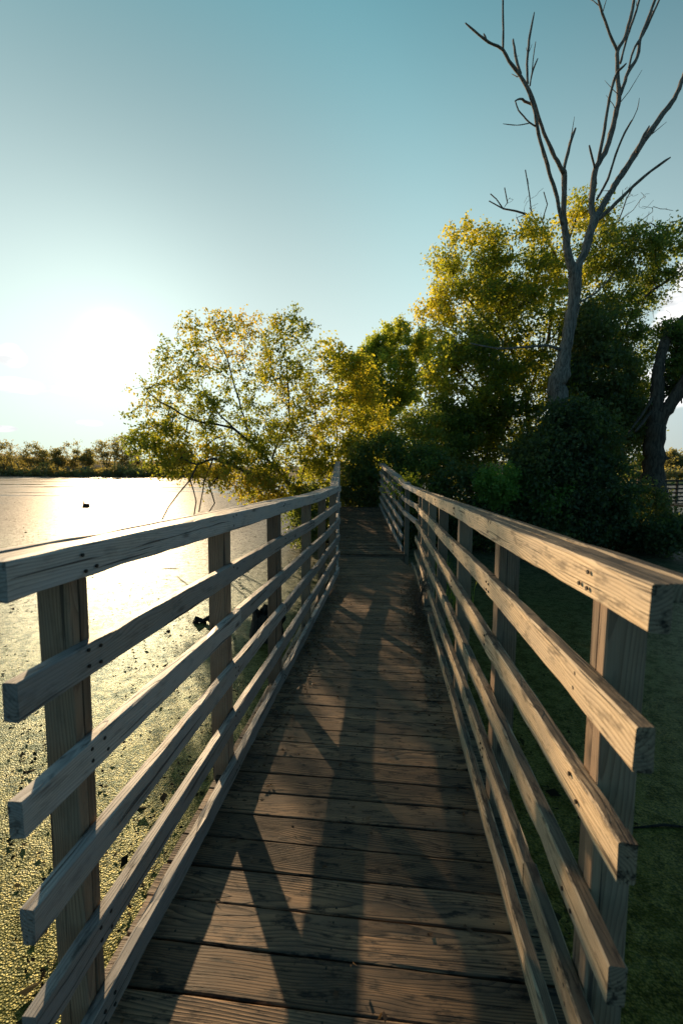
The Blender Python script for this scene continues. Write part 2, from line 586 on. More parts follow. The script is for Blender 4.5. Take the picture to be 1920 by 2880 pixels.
# left railing
rail_line(-1, 0, Y0, 7.45, [], 11, 'top_rail')
rail_line(-1, 1, Y0 + .01, 7.40, [4.75], 12, 'rail')
rail_line(-1, 2, Y0, 7.36, [2.31], 13, 'rail')
rail_line(-1, 3, Y0 + .01, 7.33, [3.41], 14, 'rail')
rail_line(-1, 4, Y0 + .005, 7.30, [3.38], 15, 'rail')
rail_line(-1, 5, 0.2, 7.28, [4.72], 16, 'kick_board')
# right railing
rail_line(1, 0, 0.83, 7.75, [], 21, 'top_rail')
rail_line(1, 1, 0.84, 7.78, [2.12], 22, 'rail')
rail_line(1, 2, 0.88, 7.82, [2.10], 23, 'rail')
rail_line(1, 3, 0.88, 7.80, [], 24, 'rail')
rail_line(1, 4, 0.70, 7.85, [1.42, 5.4], 25, 'rail')
rail_line(1, 5, 0.30, 5.02, [], 26, 'kick_board')
rail_line(1, 5, 5.60, 7.90, [6.3], 27, 'kick_board', 'short loose kick board beyond the gap')


def post(side, y, double, lean, seed, ybase=None, zt=None, X=None, bottom=-1.75, frame=None):
    b = Boards(seed)
    X = (XL if side < 0 else XR) if X is None else X
    zt = (TOPS[0] - 0.0395 - SL * y + lift(side, y)) if zt is None else zt
    cx = X + side * (RTK + 0.0015 + PW / 2)
    out = side * lean
    top = np.array([cx, 0, zt]); bot = np.array([cx - out * 0, 0, bottom])
    bot[0] = cx - side * lean * (zt - bottom) * 0
    th = 0.037 if double else 0.085
    ys = (y - 0.0195, y + 0.0195) if double else (y,)
    for yy in ys:
        t_ = top.copy(); t_[1] = yy; b_ = bot.copy(); b_[1] = yy + lean * 0.5
        b.add([t_, b_], XX, YY, PW, th, 0.003, 0.2, 0.0015, 0.002, -1)
    return b.build('post', M_POST, bridge)


for i, y in enumerate(LPOST): post(-1, y, i == 0, 0.02, 40 + i)
for i, y in enumerate(RPOST): post(1, y, i == 0, 0.02, 60 + i)

# near deck: boards 0.15 m apart
DB = Boards(3)
y = -0.6
k = 0
PITCHB = 0.15
yend = 8.98
while y < yend:
    xl, xr = XL - 0.10, XR + 0.10
    if y > 7.0: xl = XL - 0.10 - (y - 7.0) * 0.10
    if y > 7.7: xr = XR + 0.02 - (y - 7.7) * 0.22
    w = PITCHB - 0.0075 + DB.rng.uniform(-0.002, 0.002)
    skew = DB.rng.normal(0, 0.0015)
    zz = -0.0195 - SL * y + DB.rng.normal(0, 0.0012)
    ex, ex2 = DB.rng.normal(0, 0.006, 2)
    DB.add([(xl + ex, y + PITCHB / 2 - skew, zz), (xr + ex2, y + PITCHB / 2 + skew, zz)], YY, UP, w, 0.038, 0.004, 0.16, 0.0012, 0.0035, 1, True)
    for sx in (XL + 0.06, -0.17, XR - 0.06):
        for dy in (-0.045, 0.045):
            DB.nail(np.array([sx + DB.rng.normal(0, 0.006), y + PITCHB / 2 + dy, zz + 0.0195]), (0, 0, 1), 0.0035)
    y += PITCHB
DB.build('deck', M_DECK, bridge)
# stringers and cross beams below
for sx in (XL - 0.06, -0.17, XR + 0.06):
    b = Boards(int(100 + sx * 10))
    b.add([(sx, -0.6, -0.04 - 0.11 + 0.01), (sx - (0.15 if sx < 0 else 0.05), 8.9, -0.04 - 0.11 - SL * 8.9)], UP, XX, 0.2, 0.04, 0.003, 0.5, 0.001, 0.0, 0)
    b.build('stringer', M_POST, bridge)
for i, y in enumerate(LPOST):
    b = Boards(130 + i)
    b.add([(XL - 0.25, y + 0.07, -0.36 - SL * y), (XR + 0.25, y + 0.07, -0.36 - SL * y)], UP, YY, 0.18, 0.04, 0.003, 0.5, 0.001, 0.0, 0)
    b.build('cross_beam', M_POST, bridge)


# second span: turns left and climbs
def s2(Z, lat, z):
    p = FH * Z + RT * lat
    return np.array([p[0], p[1], z])


L2L, L2R = -0.05, 1.225
Z2A, Z2B = 9.0, 15.0


def deck2(Z): return -0.075 + (Z - Z2A) * 0.072


def rail2(Z, lvl): return TOPS[lvl] - 0.068 + (Z - Z2A) * 0.084


for side, lat in ((-1, L2L), (1, L2R)):
    za = 7.35 if side < 0 else Z2A + 0.12
    for lvl in range(6):
        b = Boards(200 + lvl + 10 * side)
        zs = np.linspace(za + 0.01 * lvl, Z2B - 0.02 * lvl, 13)
        c = lat + side * RTK / 2
        extra = 0.05 if side < 0 else 0.0
        pts = [s2(Z, c, rail2(Z, lvl) - RH / 2 + extra) for Z in zs]
        b.add(pts, UP, RT, RH, RTK, 0.004, 0.2, 0.003, 0.005, 0)
        if lvl == 0:
            b.add([s2(Z, lat + side * (RTK + PW / 2), rail2(Z, 0) - 0.021 + extra) for Z in zs], RT, UP, PW - 0.002, 0.036, 0.003, 0.2, 0.002, 0.003, 1)
            b.add([s2(Z, lat + side * (RTK + PW + 0.017), rail2(Z, 0) - 0.0225 + extra) for Z in zs], UP, RT, 0.043, 0.03, 0.003, 0.2, 0.002, 0.003, 0)
        b.build('top_rail' if lvl == 0 else 'kick_board' if lvl == 5 else 'rail', M_RAIL, bridge)
    for j, Z in enumerate([9.12 if side > 0 else 7.9, 10.2, 11.3, 12.45, 13.6, 14.7]):
        b = Boards(300 + j + 10 * side)
        c = lat + side * (RTK + PW / 2 + 0.001)
        zt = rail2(Z, 0) - 0.04 + (0.05 if side < 0 else 0)
        if j == 0 and side > 0: Z = 9.06
        b.add([s2(Z, c, zt), s2(Z, c, -1.7)], RT, FH, PW, 0.085, 0.003, 0.3, 0.001, 0.002, -1)
        b.build('post', M_POST, bridge)
# short angled bay joining the right railings: only the three upper rails
E2 = s2(Z2A + 0.12, L2R + RTK / 2, 0)
for lvl in range(3):
    b = Boards(340 + lvl)
    a = np.array([XR + RTK / 2 + 0.03, 7.80, TOPS[lvl] - RH / 2 - SL * 7.8 - 0.005])
    c = E2.copy(); c[2] = rail2(Z2A, lvl) - RH / 2
    dr = c - a; dr[2] = 0; nrm = np.cross(dr / np.linalg.norm(dr), UP)
    b.add([a, c], UP, nrm, RH, RTK, 0.004, 0.15, 0.002, 0.004, 0)
    if lvl == 0:
        o_ = nrm * 0.06
        b.add([a + o_ + UP * 0.022, c + o_ + UP * 0.022], nrm, UP, 0.085, 0.036, 0.003, 0.2, 0.002, 0.003, 1)
    b.build('top_rail' if lvl == 0 else 'rail', M_RAIL, bridge)

b = Boards(4)
Z = Z2A - 0.0
while Z < Z2B + 0.3:
    zz = deck2(Z) - 0.019 + b.rng.normal(0, 0.002)
    sk = (Z2A + 1.6 - Z) * 0.05 if Z < Z2A + 1.6 else 0
    b.add([s2(Z + 0.075 + sk * 0.5, L2L - 0.1 + b.rng.normal(0, 0.01), zz), s2(Z + 0.075 - sk * 0.5, L2R + 0.06 + b.rng.normal(0, 0.01), zz)],
          FH, UP, 0.139, 0.038, 0.004, 0.2, 0.0015, 0.003, 1, True)
    Z += 0.15
b.build('deck', M_DECK, bridge)
b = Boards(5)
b.add([s2(Z2A + .02, L2L - 0.02, deck2(Z2A) - 0.13), s2(Z2A + .02, L2R + 0.02, deck2(Z2A) - 0.13)], UP, FH, 0.18, 0.036, 0.003, 0.3, 0.001, 0.003, 0)
b.build('cross_beam', M_POST, bridge)
for lat in (L2L - 0.04, L2R + 0.03):
    b = Boards(6)
    b.add([s2(Z2A + 0.06, lat, deck2(Z2A) - 0.14), s2(Z2B + 0.2, lat, deck2(Z2B) - 0.14)], UP, RT, 0.2, 0.04, 0.003, 0.5, 0.001, 0, 0)
    b.build('stringer', M_POST, bridge)

# ------------------------------------------------------------------ water, banks, hills


def sheet(name, mat, pts, kind='structure'):
    o = mesh_obj(name, pts, [tuple(range(len(pts)))], mat)
    tag(o, kind=kind)
    return o


def water_mat():
    m, t, out = new_mat('duckweed_water')
    co = t.node('ShaderNodeNewGeometry').outputs['Position']
    big = t.noise(t.vmath('MULTIPLY', co, (1.0, 1.0, 1.0)), 0.35, 4.0, 0.6)
    fine = t.noise(co, 42.0, 3.0, 0.65)
    vd = t.node('ShaderNodeTexVoronoi', feature='F1'); t.put(vd.inputs['Vector'], co); vd.inputs['Scale'].default_value = 85.0
    vf = vd.outputs['Distance']
    mid = t.noise(co, 6.0, 4.0, 0.6)
    c = t.mix(t.sstep(fine, 0.35, 0.65), (0.07, 0.066, 0.014), (0.29, 0.24, 0.055))
    c = t.mix(t.sstep(mid, 0.42, 0.7), c, (0.16, 0.145, 0.025))
    c = t.mix(t.sstep(vf, 0.4, 0.62, 0.0, 0.5), c, (0.03, 0.045, 0.012))
    c = t.mix(t.sstep(big, 0.5, 0.72), c, (0.12, 0.13, 0.025))
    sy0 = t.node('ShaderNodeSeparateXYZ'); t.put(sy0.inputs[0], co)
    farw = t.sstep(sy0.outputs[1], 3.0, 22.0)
    c = t.mix(farw, c, t.mix(t.sstep(fine, 0.4, 0.6), (0.07, 0.065, 0.05), (0.26, 0.235, 0.19)))  # greyer with distance, the neutral far glare put into the colour
    gran = t.noise(co, 9.0, 8.0, 0.72)
    c = t.mix(t.sstep(gran, 0.40, 0.56), t.mix(1.0, c, (0.55, 0.55, 0.5), 'MULTIPLY'), c)
    # bits of dead leaf
    vo = t.node('ShaderNodeTexVoronoi', feature='F1'); t.put(vo.inputs['Vector'], t.vmath('MULTIPLY', t.vmath('ADD', co, t.vmath('SCALE', t.vmath('MULTIPLY', (1, 1, 0), (1, 1, 0)), scale=fine)), (11.0, 17.0, 1.0)))
    vo.inputs['Scale'].default_value = 1.0
    spk = t.math('MULTIPLY', t.sstep(vo.outputs['Distance'], 0.16, 0.24, 1.0, 0.0), t.sstep(t.noise(co, 1.7, 3.0), 0.46, 0.60))
    vo2 = t.node('ShaderNodeTexVoronoi', feature='F1'); t.put(vo2.inputs['Vector'], t.vmath('MULTIPLY', co, (4.0, 2.2, 1.0)))
    vo2.inputs['Scale'].default_value = 1.0
    spk2 = t.math('MULTIPLY', t.sstep(vo2.outputs['Distance'], 0.16, 0.26, 1.0, 0.0), t.sstep(t.noise(co, 0.5, 3.0), 0.45, 0.6))
    spk = t.math('MAXIMUM', spk, t.math('MULTIPLY', spk2, farw))
    c = t.mix(spk, c, (0.016, 0.015, 0.010))
    # gaps where open water shows: long streaks far out
    st = t.noise(t.vmath('MULTIPLY', co, (0.03, 0.22, 1.0)), 1.0, 4.0, 0.6, 0.4)
    sy = t.node('ShaderNodeSeparateXYZ'); t.put(sy.inputs[0], co)
    gap = t.math('MULTIPLY', t.sstep(st, 0.56, 0.60), t.sstep(sy.outputs[1], 22.0, 45.0))
    c = t.mix(gap, c, (0.012, 0.017, 0.016))
    rough = t.math('SUBTRACT', 0.47, t.math('MULTIPLY', gap, 0.38))
    hh = t.math('ADD', t.math('MULTIPLY', fine, 0.8), t.math('MULTIPLY', vf, 0.6))
    hh = t.math('ADD', hh, t.math('MULTIPLY', mid, 0.35))
    hh = t.math('MULTIPLY', hh, t.math('SUBTRACT', 1.0, t.math('MULTIPLY', gap, 0.93)))
    principled(t, out, Base_Color=c, Roughness=rough, Metallic=t.math('MULTIPLY', t.math('SUBTRACT', 1.0, t.math('MAXIMUM', t.math('MAXIMUM', gap, spk), farw)), 0.45), Normal=bump(t, hh, 0.9, 0.0075), Specular_IOR_Level=t.math('MULTIPLY', t.math('SUBTRACT', 0.14, t.math('MULTIPLY', spk, 0.13)), t.sstep(gran, 0.42, 0.60, 0.12, 1.15)), Specular_Tint=(0.62, 0.82, 1.0))
    return m


M_WATER = water_mat()
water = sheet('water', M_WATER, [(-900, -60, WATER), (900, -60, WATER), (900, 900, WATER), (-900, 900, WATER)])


def ground_mat(name, a, b, scale=1.0):
    m, t, out = new_mat(name)
    co = t.node('ShaderNodeNewGeometry').outputs['Position']
    n = t.noise(co, 1.3 * scale, 6.0, 0.65)
    c = t.mix(t.sstep(n, 0.35, 0.65), a, b)
    principled(t, out, Base_Color=c, Roughness=0.95, Normal=bump(t, n, 0.8, 0.05), Specular_IOR_Level=0.1)
    return m


M_BANK = ground_mat('bank_soil', (0.03, 0.032, 0.015), (0.06, 0.05, 0.03))
M_FIELD = ground_mat('dry_grass_field', (0.25, 0.20, 0.07), (0.17, 0.17, 0.05), 0.3)
M_HILL = ground_mat('far_wooded_hills', (0.035, 0.05, 0.04), (0.055, 0.07, 0.05), 0.03)


def terrain(name, mat, outline, rise, inner=0.75, steps=6, seed=0):
    """a low mound: outline ring at water level rising to the middle"""
    rng = np.random.default_rng(seed)
    o = np.array(outline, float)
    c = o.mean(axis=0)
    n = len(o); V = []; Fc = []
    for s_ in range(steps + 1):
        k = 1 - s_ / steps * inner
        z = WATER - 0.12 + rise * (1 - (1 - s_ / steps) ** 2)
        for p in o:
            q = c + (p - c) * k
            V.append((q[0] + rng.normal(0, 0.12) * (s_ > 0), q[1] + rng.normal(0, 0.12) * (s_ > 0), z + rng.normal(0, rise * 0.05) * (s_ > 0)))
    for s_ in range(steps):
        for i in range(n):
            a = s_ * n + i; b_ = s_ * n + (i + 1) % n
            Fc.append((a, b_, b_ + n, a + n))
    Fc.append(tuple(steps * n + i for i in range(n)))
    ob = mesh_obj(name, V, Fc, mat, smooth=True)
    tag(ob, kind='structure')
    return ob


def gp(px, Z): p = at(px, 1324, Z); return (p[0], p[1])


bank = [gp(800, 18.3), gp(840, 16.6), gp(900, 15.4), gp(960, 14.6), gp(1080, 14.5), gp(1180, 14.3), gp(1300, 14.6), gp(1420, 14.8),
        gp(1560, 14.9), gp(1700, 15.2), gp(1820, 15.5), gp(1900, 17.5), gp(1890, 24), gp(1800, 32), gp(1500, 38), gp(1100, 38), gp(850, 30), gp(790, 22)]
terrain('bank', M_BANK, bank, 0.75)


def strip(name, mat, px0, px1, Za, Zb, h, seed):
    rng = np.random.default_rng(seed)
    n = 60; V = []; Fc = []
    for i in range(n + 1):
        px = px0 + (px1 - px0) * i / n
        z0 = Za * (1 + 0.03 * math.sin(i * 0.7) + rng.normal(0, 0.006))
        for j, (zz, hh) in enumerate(((z0, WATER - 0.3), (z0 * 1.01, WATER + h * 0.4), (z0 * 1.05, WATER + h), (Zb, WATER + h * 1.2))):
            p = at(px, 1324, zz); V.append((p[0], p[1], hh))
    for i in range(n):
        for j in range(3):
            a = i * 4 + j; Fc.append((a, a + 4, a + 5, a + 1))
    o = mesh_obj(name, V, Fc, mat, smooth=True)
    return tag(o, kind='structure')


strip('far_shore', M_BANK, -2600, 1000, 141, 700, 0.35, 1)
strip('field', M_FIELD, 1000, 4200, 95, 700, 0.5, 2)


def hills():
    rng = np.random.default_rng(9)
    V = []; Fc = []; n = 240
    for i in range(n + 1):
        a = -2.2 + 4.4 * i / n
        d = np.array([math.sin(a - YAW), math.cos(a - YAW)])
        h = 15 + 5 * math.sin(a * 7) + 3 * math.sin(a * 17 + 1) + rng.normal(0, 0.8)
        for (R_, hh) in ((640, -2), (690, h * 0.75), (740, h), (1100, h * 1.1), (3000, h)):
            V.append((d[0] * R_, d[1] * R_, WATER + hh))
    for i in range(n):
        for j in range(4):
            a = i * 5 + j; Fc.append((a, a + 5, a + 6, a + 1))
    return tag(mesh_obj('hills', V, Fc, M_HILL, smooth=True), kind='structure')


hills()

# ------------------------------------------------------------------ trees


def grow(stems, targets, rng, step=0.35, tip=0.006, expo=2.35, rscale=1.0, down=0.6, wig=0.06):
    """stems: polylines [(point, ...)]; targets: twig ends. Returns nodes, parents, radii."""
    N = []; PA = []

    def addpath(start, pts):
        cur = start
        for p in pts:
            N.append(np.array(p, float)); PA.append(cur); cur = len(N) - 1
        return cur
    for si, st in enumerate(stems):
        st = [np.array(p, float) for p in st]
        P = []
        for a, b in zip(st[:-1], st[1:]):
            m_ = max(1, int(np.linalg.norm(b - a) / step))
            for i in range(m_): P.append(a + (b - a) * i / m_ + rng.normal(0, wig * step * 0.6, 3) * (i > 0))
        P.append(st[-1])
        if si == 0:
            addpath(-1, P)
        else:
            A = np.array(N); j = int(np.argmin(np.linalg.norm(A - P[0], axis=1)))
            addpath(j, P[1:])
    nstem = len(N)
    T = np.array(targets)
    A = np.array(N)
    dmin = np.array([np.min(np.linalg.norm(A - t_, axis=1)) for t_ in T])
    tips = []
    buf = np.zeros((len(N) + len(T) * 60, 3)); buf[:len(N)] = A; cnt = len(N)
    for ti in np.argsort(dmin):
        t_ = T[ti]
        D = buf[:cnt] - t_
        cost = np.linalg.norm(D, axis=1) + down * np.maximum(0, D[:, 2])
        j = int(np.argmin(cost))
        a = buf[j].copy()
        L = np.linalg.norm(t_ - a)
        pdir = (a - buf[PA[j]]) if PA[j] >= 0 else np.array([0, 0, 1.0])
        pdir = pdir / (np.linalg.norm(pdir) + 1e-9)
        c = a + pdir * L * 0.33 + np.array([0, 0, 0.12 * L])
        m_ = max(2, min(14, int(L / step) + 1))
        cur = j
        for i in range(1, m_ + 1):
            u = i / m_
            p = a * (1 - u) ** 2 + 2 * c * u * (1 - u) + t_ * u * u
            if i < m_: p = p + rng.normal(0, wig * step, 3)
            N.append(p); PA.append(cur); buf[cnt] = p; cnt += 1; cur = len(N) - 1
        tips.append(cur)
    N = np.array(N); PA = np.array(PA)
    acc = np.zeros(len(N)); kids = np.zeros(len(N), int)
    for i in range(len(N) - 1, -1, -1):
        if acc[i] == 0: acc[i] = (tip * (3.0 if i < nstem else 1.0)) ** expo
        if PA[i] >= 0:
            acc[PA[i]] += acc[i]; kids[PA[i]] += 1
    R = acc ** (1 / expo) * rscale
    return N, PA, R, tips, nstem


def skeleton_mesh(N, PA, R, verts, faces, minr=0.0, big=8):
    child = {}
    for i, p in enumerate(PA): child.setdefault(int(p), []).append(i)
    stack = [(-1, i) for i in child.get(-1, [])]
    while stack:
        p, i = stack.pop()
        chain = [i] if p < 0 else [p, i]
        cur = i
        while True:
            ch = child.get(cur, [])
            if not ch: break
            ch = sorted(ch, key=lambda q: -R[q])
            for q in ch[1:]: stack.append((cur, q))
            cur = ch[0]; chain.append(cur)
        if len(chain) < 2: continue
        rr = R[chain].copy()
        if p >= 0: rr[0] = min(rr[0], rr[1] * 1.25)
        if rr.max() < minr: continue
        sides = big if rr.max() > 0.06 else 5 if rr.max() > 0.02 else 3
        tube_rings(N[chain], rr, sides, verts, faces)


def leaf_cloud(cent, per, spread, size, rng, droop=0.35, tint_base=None, tint_var=0.25, elong=None, spray=0.0):
    """kite leaves round the given centres; with spray they sit along short side twigs of that length"""
    C = np.repeat(cent, per, axis=0)
    n = len(C)
    if spray:
        ns_ = max(1, int(round(per / 9)))
        m_ = len(cent)
        D = rng.normal(0, 1, (m_, ns_, 3)); D[:, :, 2] = D[:, :, 2] * 0.7 + 0.15
        D /= np.linalg.norm(D, axis=2)[:, :, None]
        sid = np.tile(np.arange(per) % ns_, m_); cid = np.repeat(np.arange(m_), per)
        d = D[cid, sid]
        u = rng.uniform(0.1, 1.0, n)
        L = spray * rng.uniform(0.5, 1.3, (m_, ns_))[cid, sid]
        off = d * (u * L)[:, None]
        off[:, 2] -= droop * 0.55 * (u ** 2) * L
        off += rng.normal(0, 1, (n, 3)) * (0.04 + size * 0.28)
    else:
        off = rng.normal(0, 1, (n, 3)) * np.array(spread)
    P = C + off
    ax = rng.normal(0, 1, (n, 3)); ax[:, 2] -= droop * 2
    ax /= np.linalg.norm(ax, axis=1)[:, None]
    b = rng.normal(0, 1, (n, 3)); b -= ax * (ax * b).sum(1)[:, None]; b /= np.linalg.norm(b, axis=1)[:, None]
    s = size * rng.uniform(0.6, 1.35, n)[:, None]
    nn = np.cross(ax, b)
    v0 = P; v2 = P + ax * s
    m = P + ax * s * 0.42 + nn * s * 0.06
    v1 = m + b * s * 0.33; v3 = m - b * s * 0.33
    V = np.stack([v0, v1, v2, v3], axis=1).reshape(-1, 3)
    Q = np.arange(n * 4).reshape(-1, 4)
    t = np.repeat(tint_base, per) if tint_base is not None else np.full(n, 0.5)
    t = np.clip(t + rng.normal(0, tint_var, n), 0, 1)
    return V, Q, t


def ell(px, py, Z, rx, ry, rz, n):
    return (at(px, py, Z), np.array([rx * Z / F_PX, rz, ry * Z / F_PX]), n)


def sample_ells(ells, rng, shell=0.5):
    out = []
    for c, r, n in ells:
        d = rng.normal(0, 1, (n, 3)); d /= np.linalg.norm(d, axis=1)[:, None]
        k = rng.uniform(0, 1, n) ** (1 / 3)
        k = shell * (0.55 + 0.45 * k) + (1 - shell) * k
        k = k[:, None]
        l = d * k * r
        out.append(c + RT * l[:, :1] + FH * l[:, 1:2] + UP * l[:, 2:3])
    return np.concatenate(out)


def pnoise(P, seed, s):
    """cheap smooth 3D variation in 0..1"""
    rng = np.random.default_rng(seed)
    v = np.zeros(len(P))
    for k in range(5):
        d = rng.normal(0, 1, 3) * s * (1.5 ** k)
        v += np.sin(P @ d + rng.uniform(0, 6.28)) / (1.3 ** k)
    return 0.5 + 0.5 * np.tanh(v * 0.6)


def tree(name, label, base, stems, ells, leaf_m, bark_m=None, seed=1, per=36, spread=0.22, size=0.1, group=None, cat='tree',
         tip=0.006, rscale=1.0, step=0.35, along=2, tint=(0.15, 0.8), droop=0.35, shell=0.5, minr=0.0, down=0.6, crown='crown', stemname='trunk',
         extra_bare=None, sunward=0.0, big=8):
    rng = np.random.default_rng(seed)
    root = empty(name, tuple(base))
    tag(root, label, cat, group)
    T = sample_ells(ells, rng, shell)
    T = T[T[:, 2] > WATER + 0.25]
    nb = len(T)
    if extra_bare is not None:
        T = np.concatenate([T, sample_ells(extra_bare, rng, 0.6)])
    N, PA, R, tips, ns = grow(stems, T, rng, step, tip, rscale=rscale, down=down)
    V = []; Fc = []
    skeleton_mesh(N, PA, R, V, Fc, minr, big)
    mesh_obj(stemname, V, Fc, bark_m or M_BARK, root, smooth=True)
    # leaves at the twig ends and a little back along each twig
    leafy = []
    bare = set()
    if extra_bare is not None:
        Tb = T[nb:]
    for q in tips:
        p = N[q]
        if extra_bare is not None and np.min(np.linalg.norm(Tb - p, axis=1)) < 1e-6: continue
        leafy.append(p); cur = q
        for _ in range(along):
            cur = PA[cur]
            if cur < ns: break
            leafy.append(N[cur])
    Lc = np.array(leafy)
    ctr = Lc.mean(axis=0)
    tb = tint[0] + (tint[1] - tint[0]) * pnoise(Lc, seed, 0.9)
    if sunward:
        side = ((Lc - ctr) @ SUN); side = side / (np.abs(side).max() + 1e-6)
        tb = tb + sunward * side  # leaves on the sun side tinted brighter, sunlight put into their colour
    sp = spread * rng.uniform(0.6, 1.4, len(Lc))
    V2, Q2, t2 = leaf_cloud(Lc, per, np.repeat(sp[:, None], per, axis=0) * np.array([1, 1, 0.8]), size, rng, droop, np.clip(tb, 0, 1), 0.17, spray=spread * 2.4)
    fast_mesh(crown, V2, Q2, leaf_m, root, t2)
    return root


def path(pts, Z):
    """pts (px, py[, dZ]) -> world points"""
    return [at(p[0], p[1], Z + (p[2] if len(p) > 2 else 0)) for p in pts]


GR = 'trees at the end of the footbridge'
# --- tree over the water on the left
Zt = 17.0
b0 = at(845, 1495, Zt)
tree('leaning_tree', 'golden leaved many stemmed tree leaning over the water in front of the sun', b0,
     [path([(845, 1500), (850, 1440), (835, 1395), (790, 1335), (745, 1285), (705, 1245, -.4), (657, 1205, -.6), (620, 1170, -.5), (570, 1100, -.3)], Zt),
      path([(850, 1440), (800, 1330, .3), (765, 1290, .5), (790, 1230, .6), (815, 1190, .6), (805, 1020, .5)], Zt),
      path([(835, 1395), (860, 1300, .5), (895, 1215, .9), (880, 1120, 1.2)], Zt),
      path([(850, 1440), (740, 1355, -1.0), (660, 1310, -1.6), (600, 1290, -2)], Zt),
      path([(600, 1290, -2), (556, 1305, -2.2), (535, 1350, -2.4), (505, 1385, -2.6), (475, 1425, -2.7), (456, 1462, -2.8)], Zt),
      path([(535, 1350, -2.4), (552, 1410, -2.4), (545, 1455, -2.4)], Zt),
      path([(600, 1290, -2), (575, 1350, -2.1), (560, 1440, -2.2)], Zt),
      path([(640, 1310, -1.7), (590, 1370, -1.9), (604, 1415, -2), (585, 1445, -2)], Zt),
      path([(705, 1245, -.4), (640, 1010, .2), (600, 930, .3)], Zt),
      path([(657, 1205, -.6), (540, 1180, -1.0), (450, 1130, -1.2)], Zt)],
     [ell(640, 1090, Zt, 230, 195, 2.6, 190), ell(500, 1180, Zt, 130, 130, 1.8, 120), ell(555, 985, Zt, 110, 90, 1.6, 50),
      ell(800, 1010, Zt + .6, 115, 120, 1.8, 85), ell(655, 905, Zt, 75, 50, 1.0, 22), ell(810, 915, Zt + .5, 55, 45, 1.0, 20),
      ell(450, 1250, Zt - 1.2, 85, 75, 1.2, 90), ell(560, 1295, Zt - 1.2, 110, 55, 1.2, 80), ell(680, 1320, Zt - 1.2, 120, 65, 1.6, 100), ell(760, 1370, Zt - .8, 100, 55, 1.2, 80),
      ell(860, 1200, Zt + .9, 75, 160, 1.5, 110), ell(790, 1270, Zt, 120, 100, 1.4, 110), ell(690, 1190, Zt, 120, 100, 1.4, 60)],
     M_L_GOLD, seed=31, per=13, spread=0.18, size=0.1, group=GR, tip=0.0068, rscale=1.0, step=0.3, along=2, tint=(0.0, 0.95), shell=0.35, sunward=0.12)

# --- bright yellow-green tree right behind the left railing
Zm = 18.5
tree('bushy_tree', 'low yellow green tree between the golden tree and the dark spiky one', at(960, 1460, Zm),
     [path([(960, 1465), (955, 1350), (945, 1200), (950, 1080)], Zm), path([(955, 1350), (1010, 1200, .5), (1030, 1100, .5)], Zm),
      path([(955, 1350), (905, 1220, -.3), (915, 1110, -.3)], Zm)],
     [ell(960, 1150, Zm, 75, 150, 1.6, 85), ell(935, 1010, Zm, 35, 50, .8, 16), ell(1035, 1190, Zm, 80, 120, 1.5, 90), ell(960, 1330, Zm - .3, 110, 100, 1.8, 110),
      ell(1000, 1060, Zm, 60, 60, 1.0, 40)],
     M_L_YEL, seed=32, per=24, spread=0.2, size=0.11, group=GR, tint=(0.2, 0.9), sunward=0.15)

# --- dark tree with upright spiky shoots
Zs = 24.0
shoots = []
rs = np.random.default_rng(77)
stems = [path([(1100, 1450), (1095, 1250), (1095, 1080)], Zs)]
for i in range(16):
    x0 = 1010 + i * 13 + rs.uniform(-6, 6)
    top_ = 915 + abs(i - 9) * 8 + rs.uniform(-22, 24)
    stems.append(path([(1095, 1180), (x0 * .6 + 1100 * .4, 1090, rs.uniform(-1, 1)), (x0, top_ + 60, rs.uniform(-1.3, 1.3)), (x0 + rs.uniform(-6, 22), top_, rs.uniform(-1.3, 1.3))], Zs))
spk = []
for i, s_ in enumerate(stems[1:]):
    a, b_ = s_[-2], s_[-1]
    for u in np.linspace(0, 1, 7): spk.append(((a + (b_ - a) * u), np.array([.16, .16, .12]), 2))
tree('spiky_tree', 'dark green tree with upright feathery shoots rising at its top', at(1100, 1455, Zs), stems,
     spk + [ell(1075, 1075, Zs, 95, 95, 2.0, 330), ell(1040, 1130, Zs - .6, 60, 90, 1.2, 90), ell(1170, 1060, Zs, 50, 80, 1.2, 60), ell(1110, 1230, Zs - .5, 110, 120, 2.2, 150)],
     M_L_SPK, seed=33, per=30, spread=0.115, size=0.12, group=GR, tint=(0.2, 0.9), along=1, sunward=0.3, droop=-0.6)

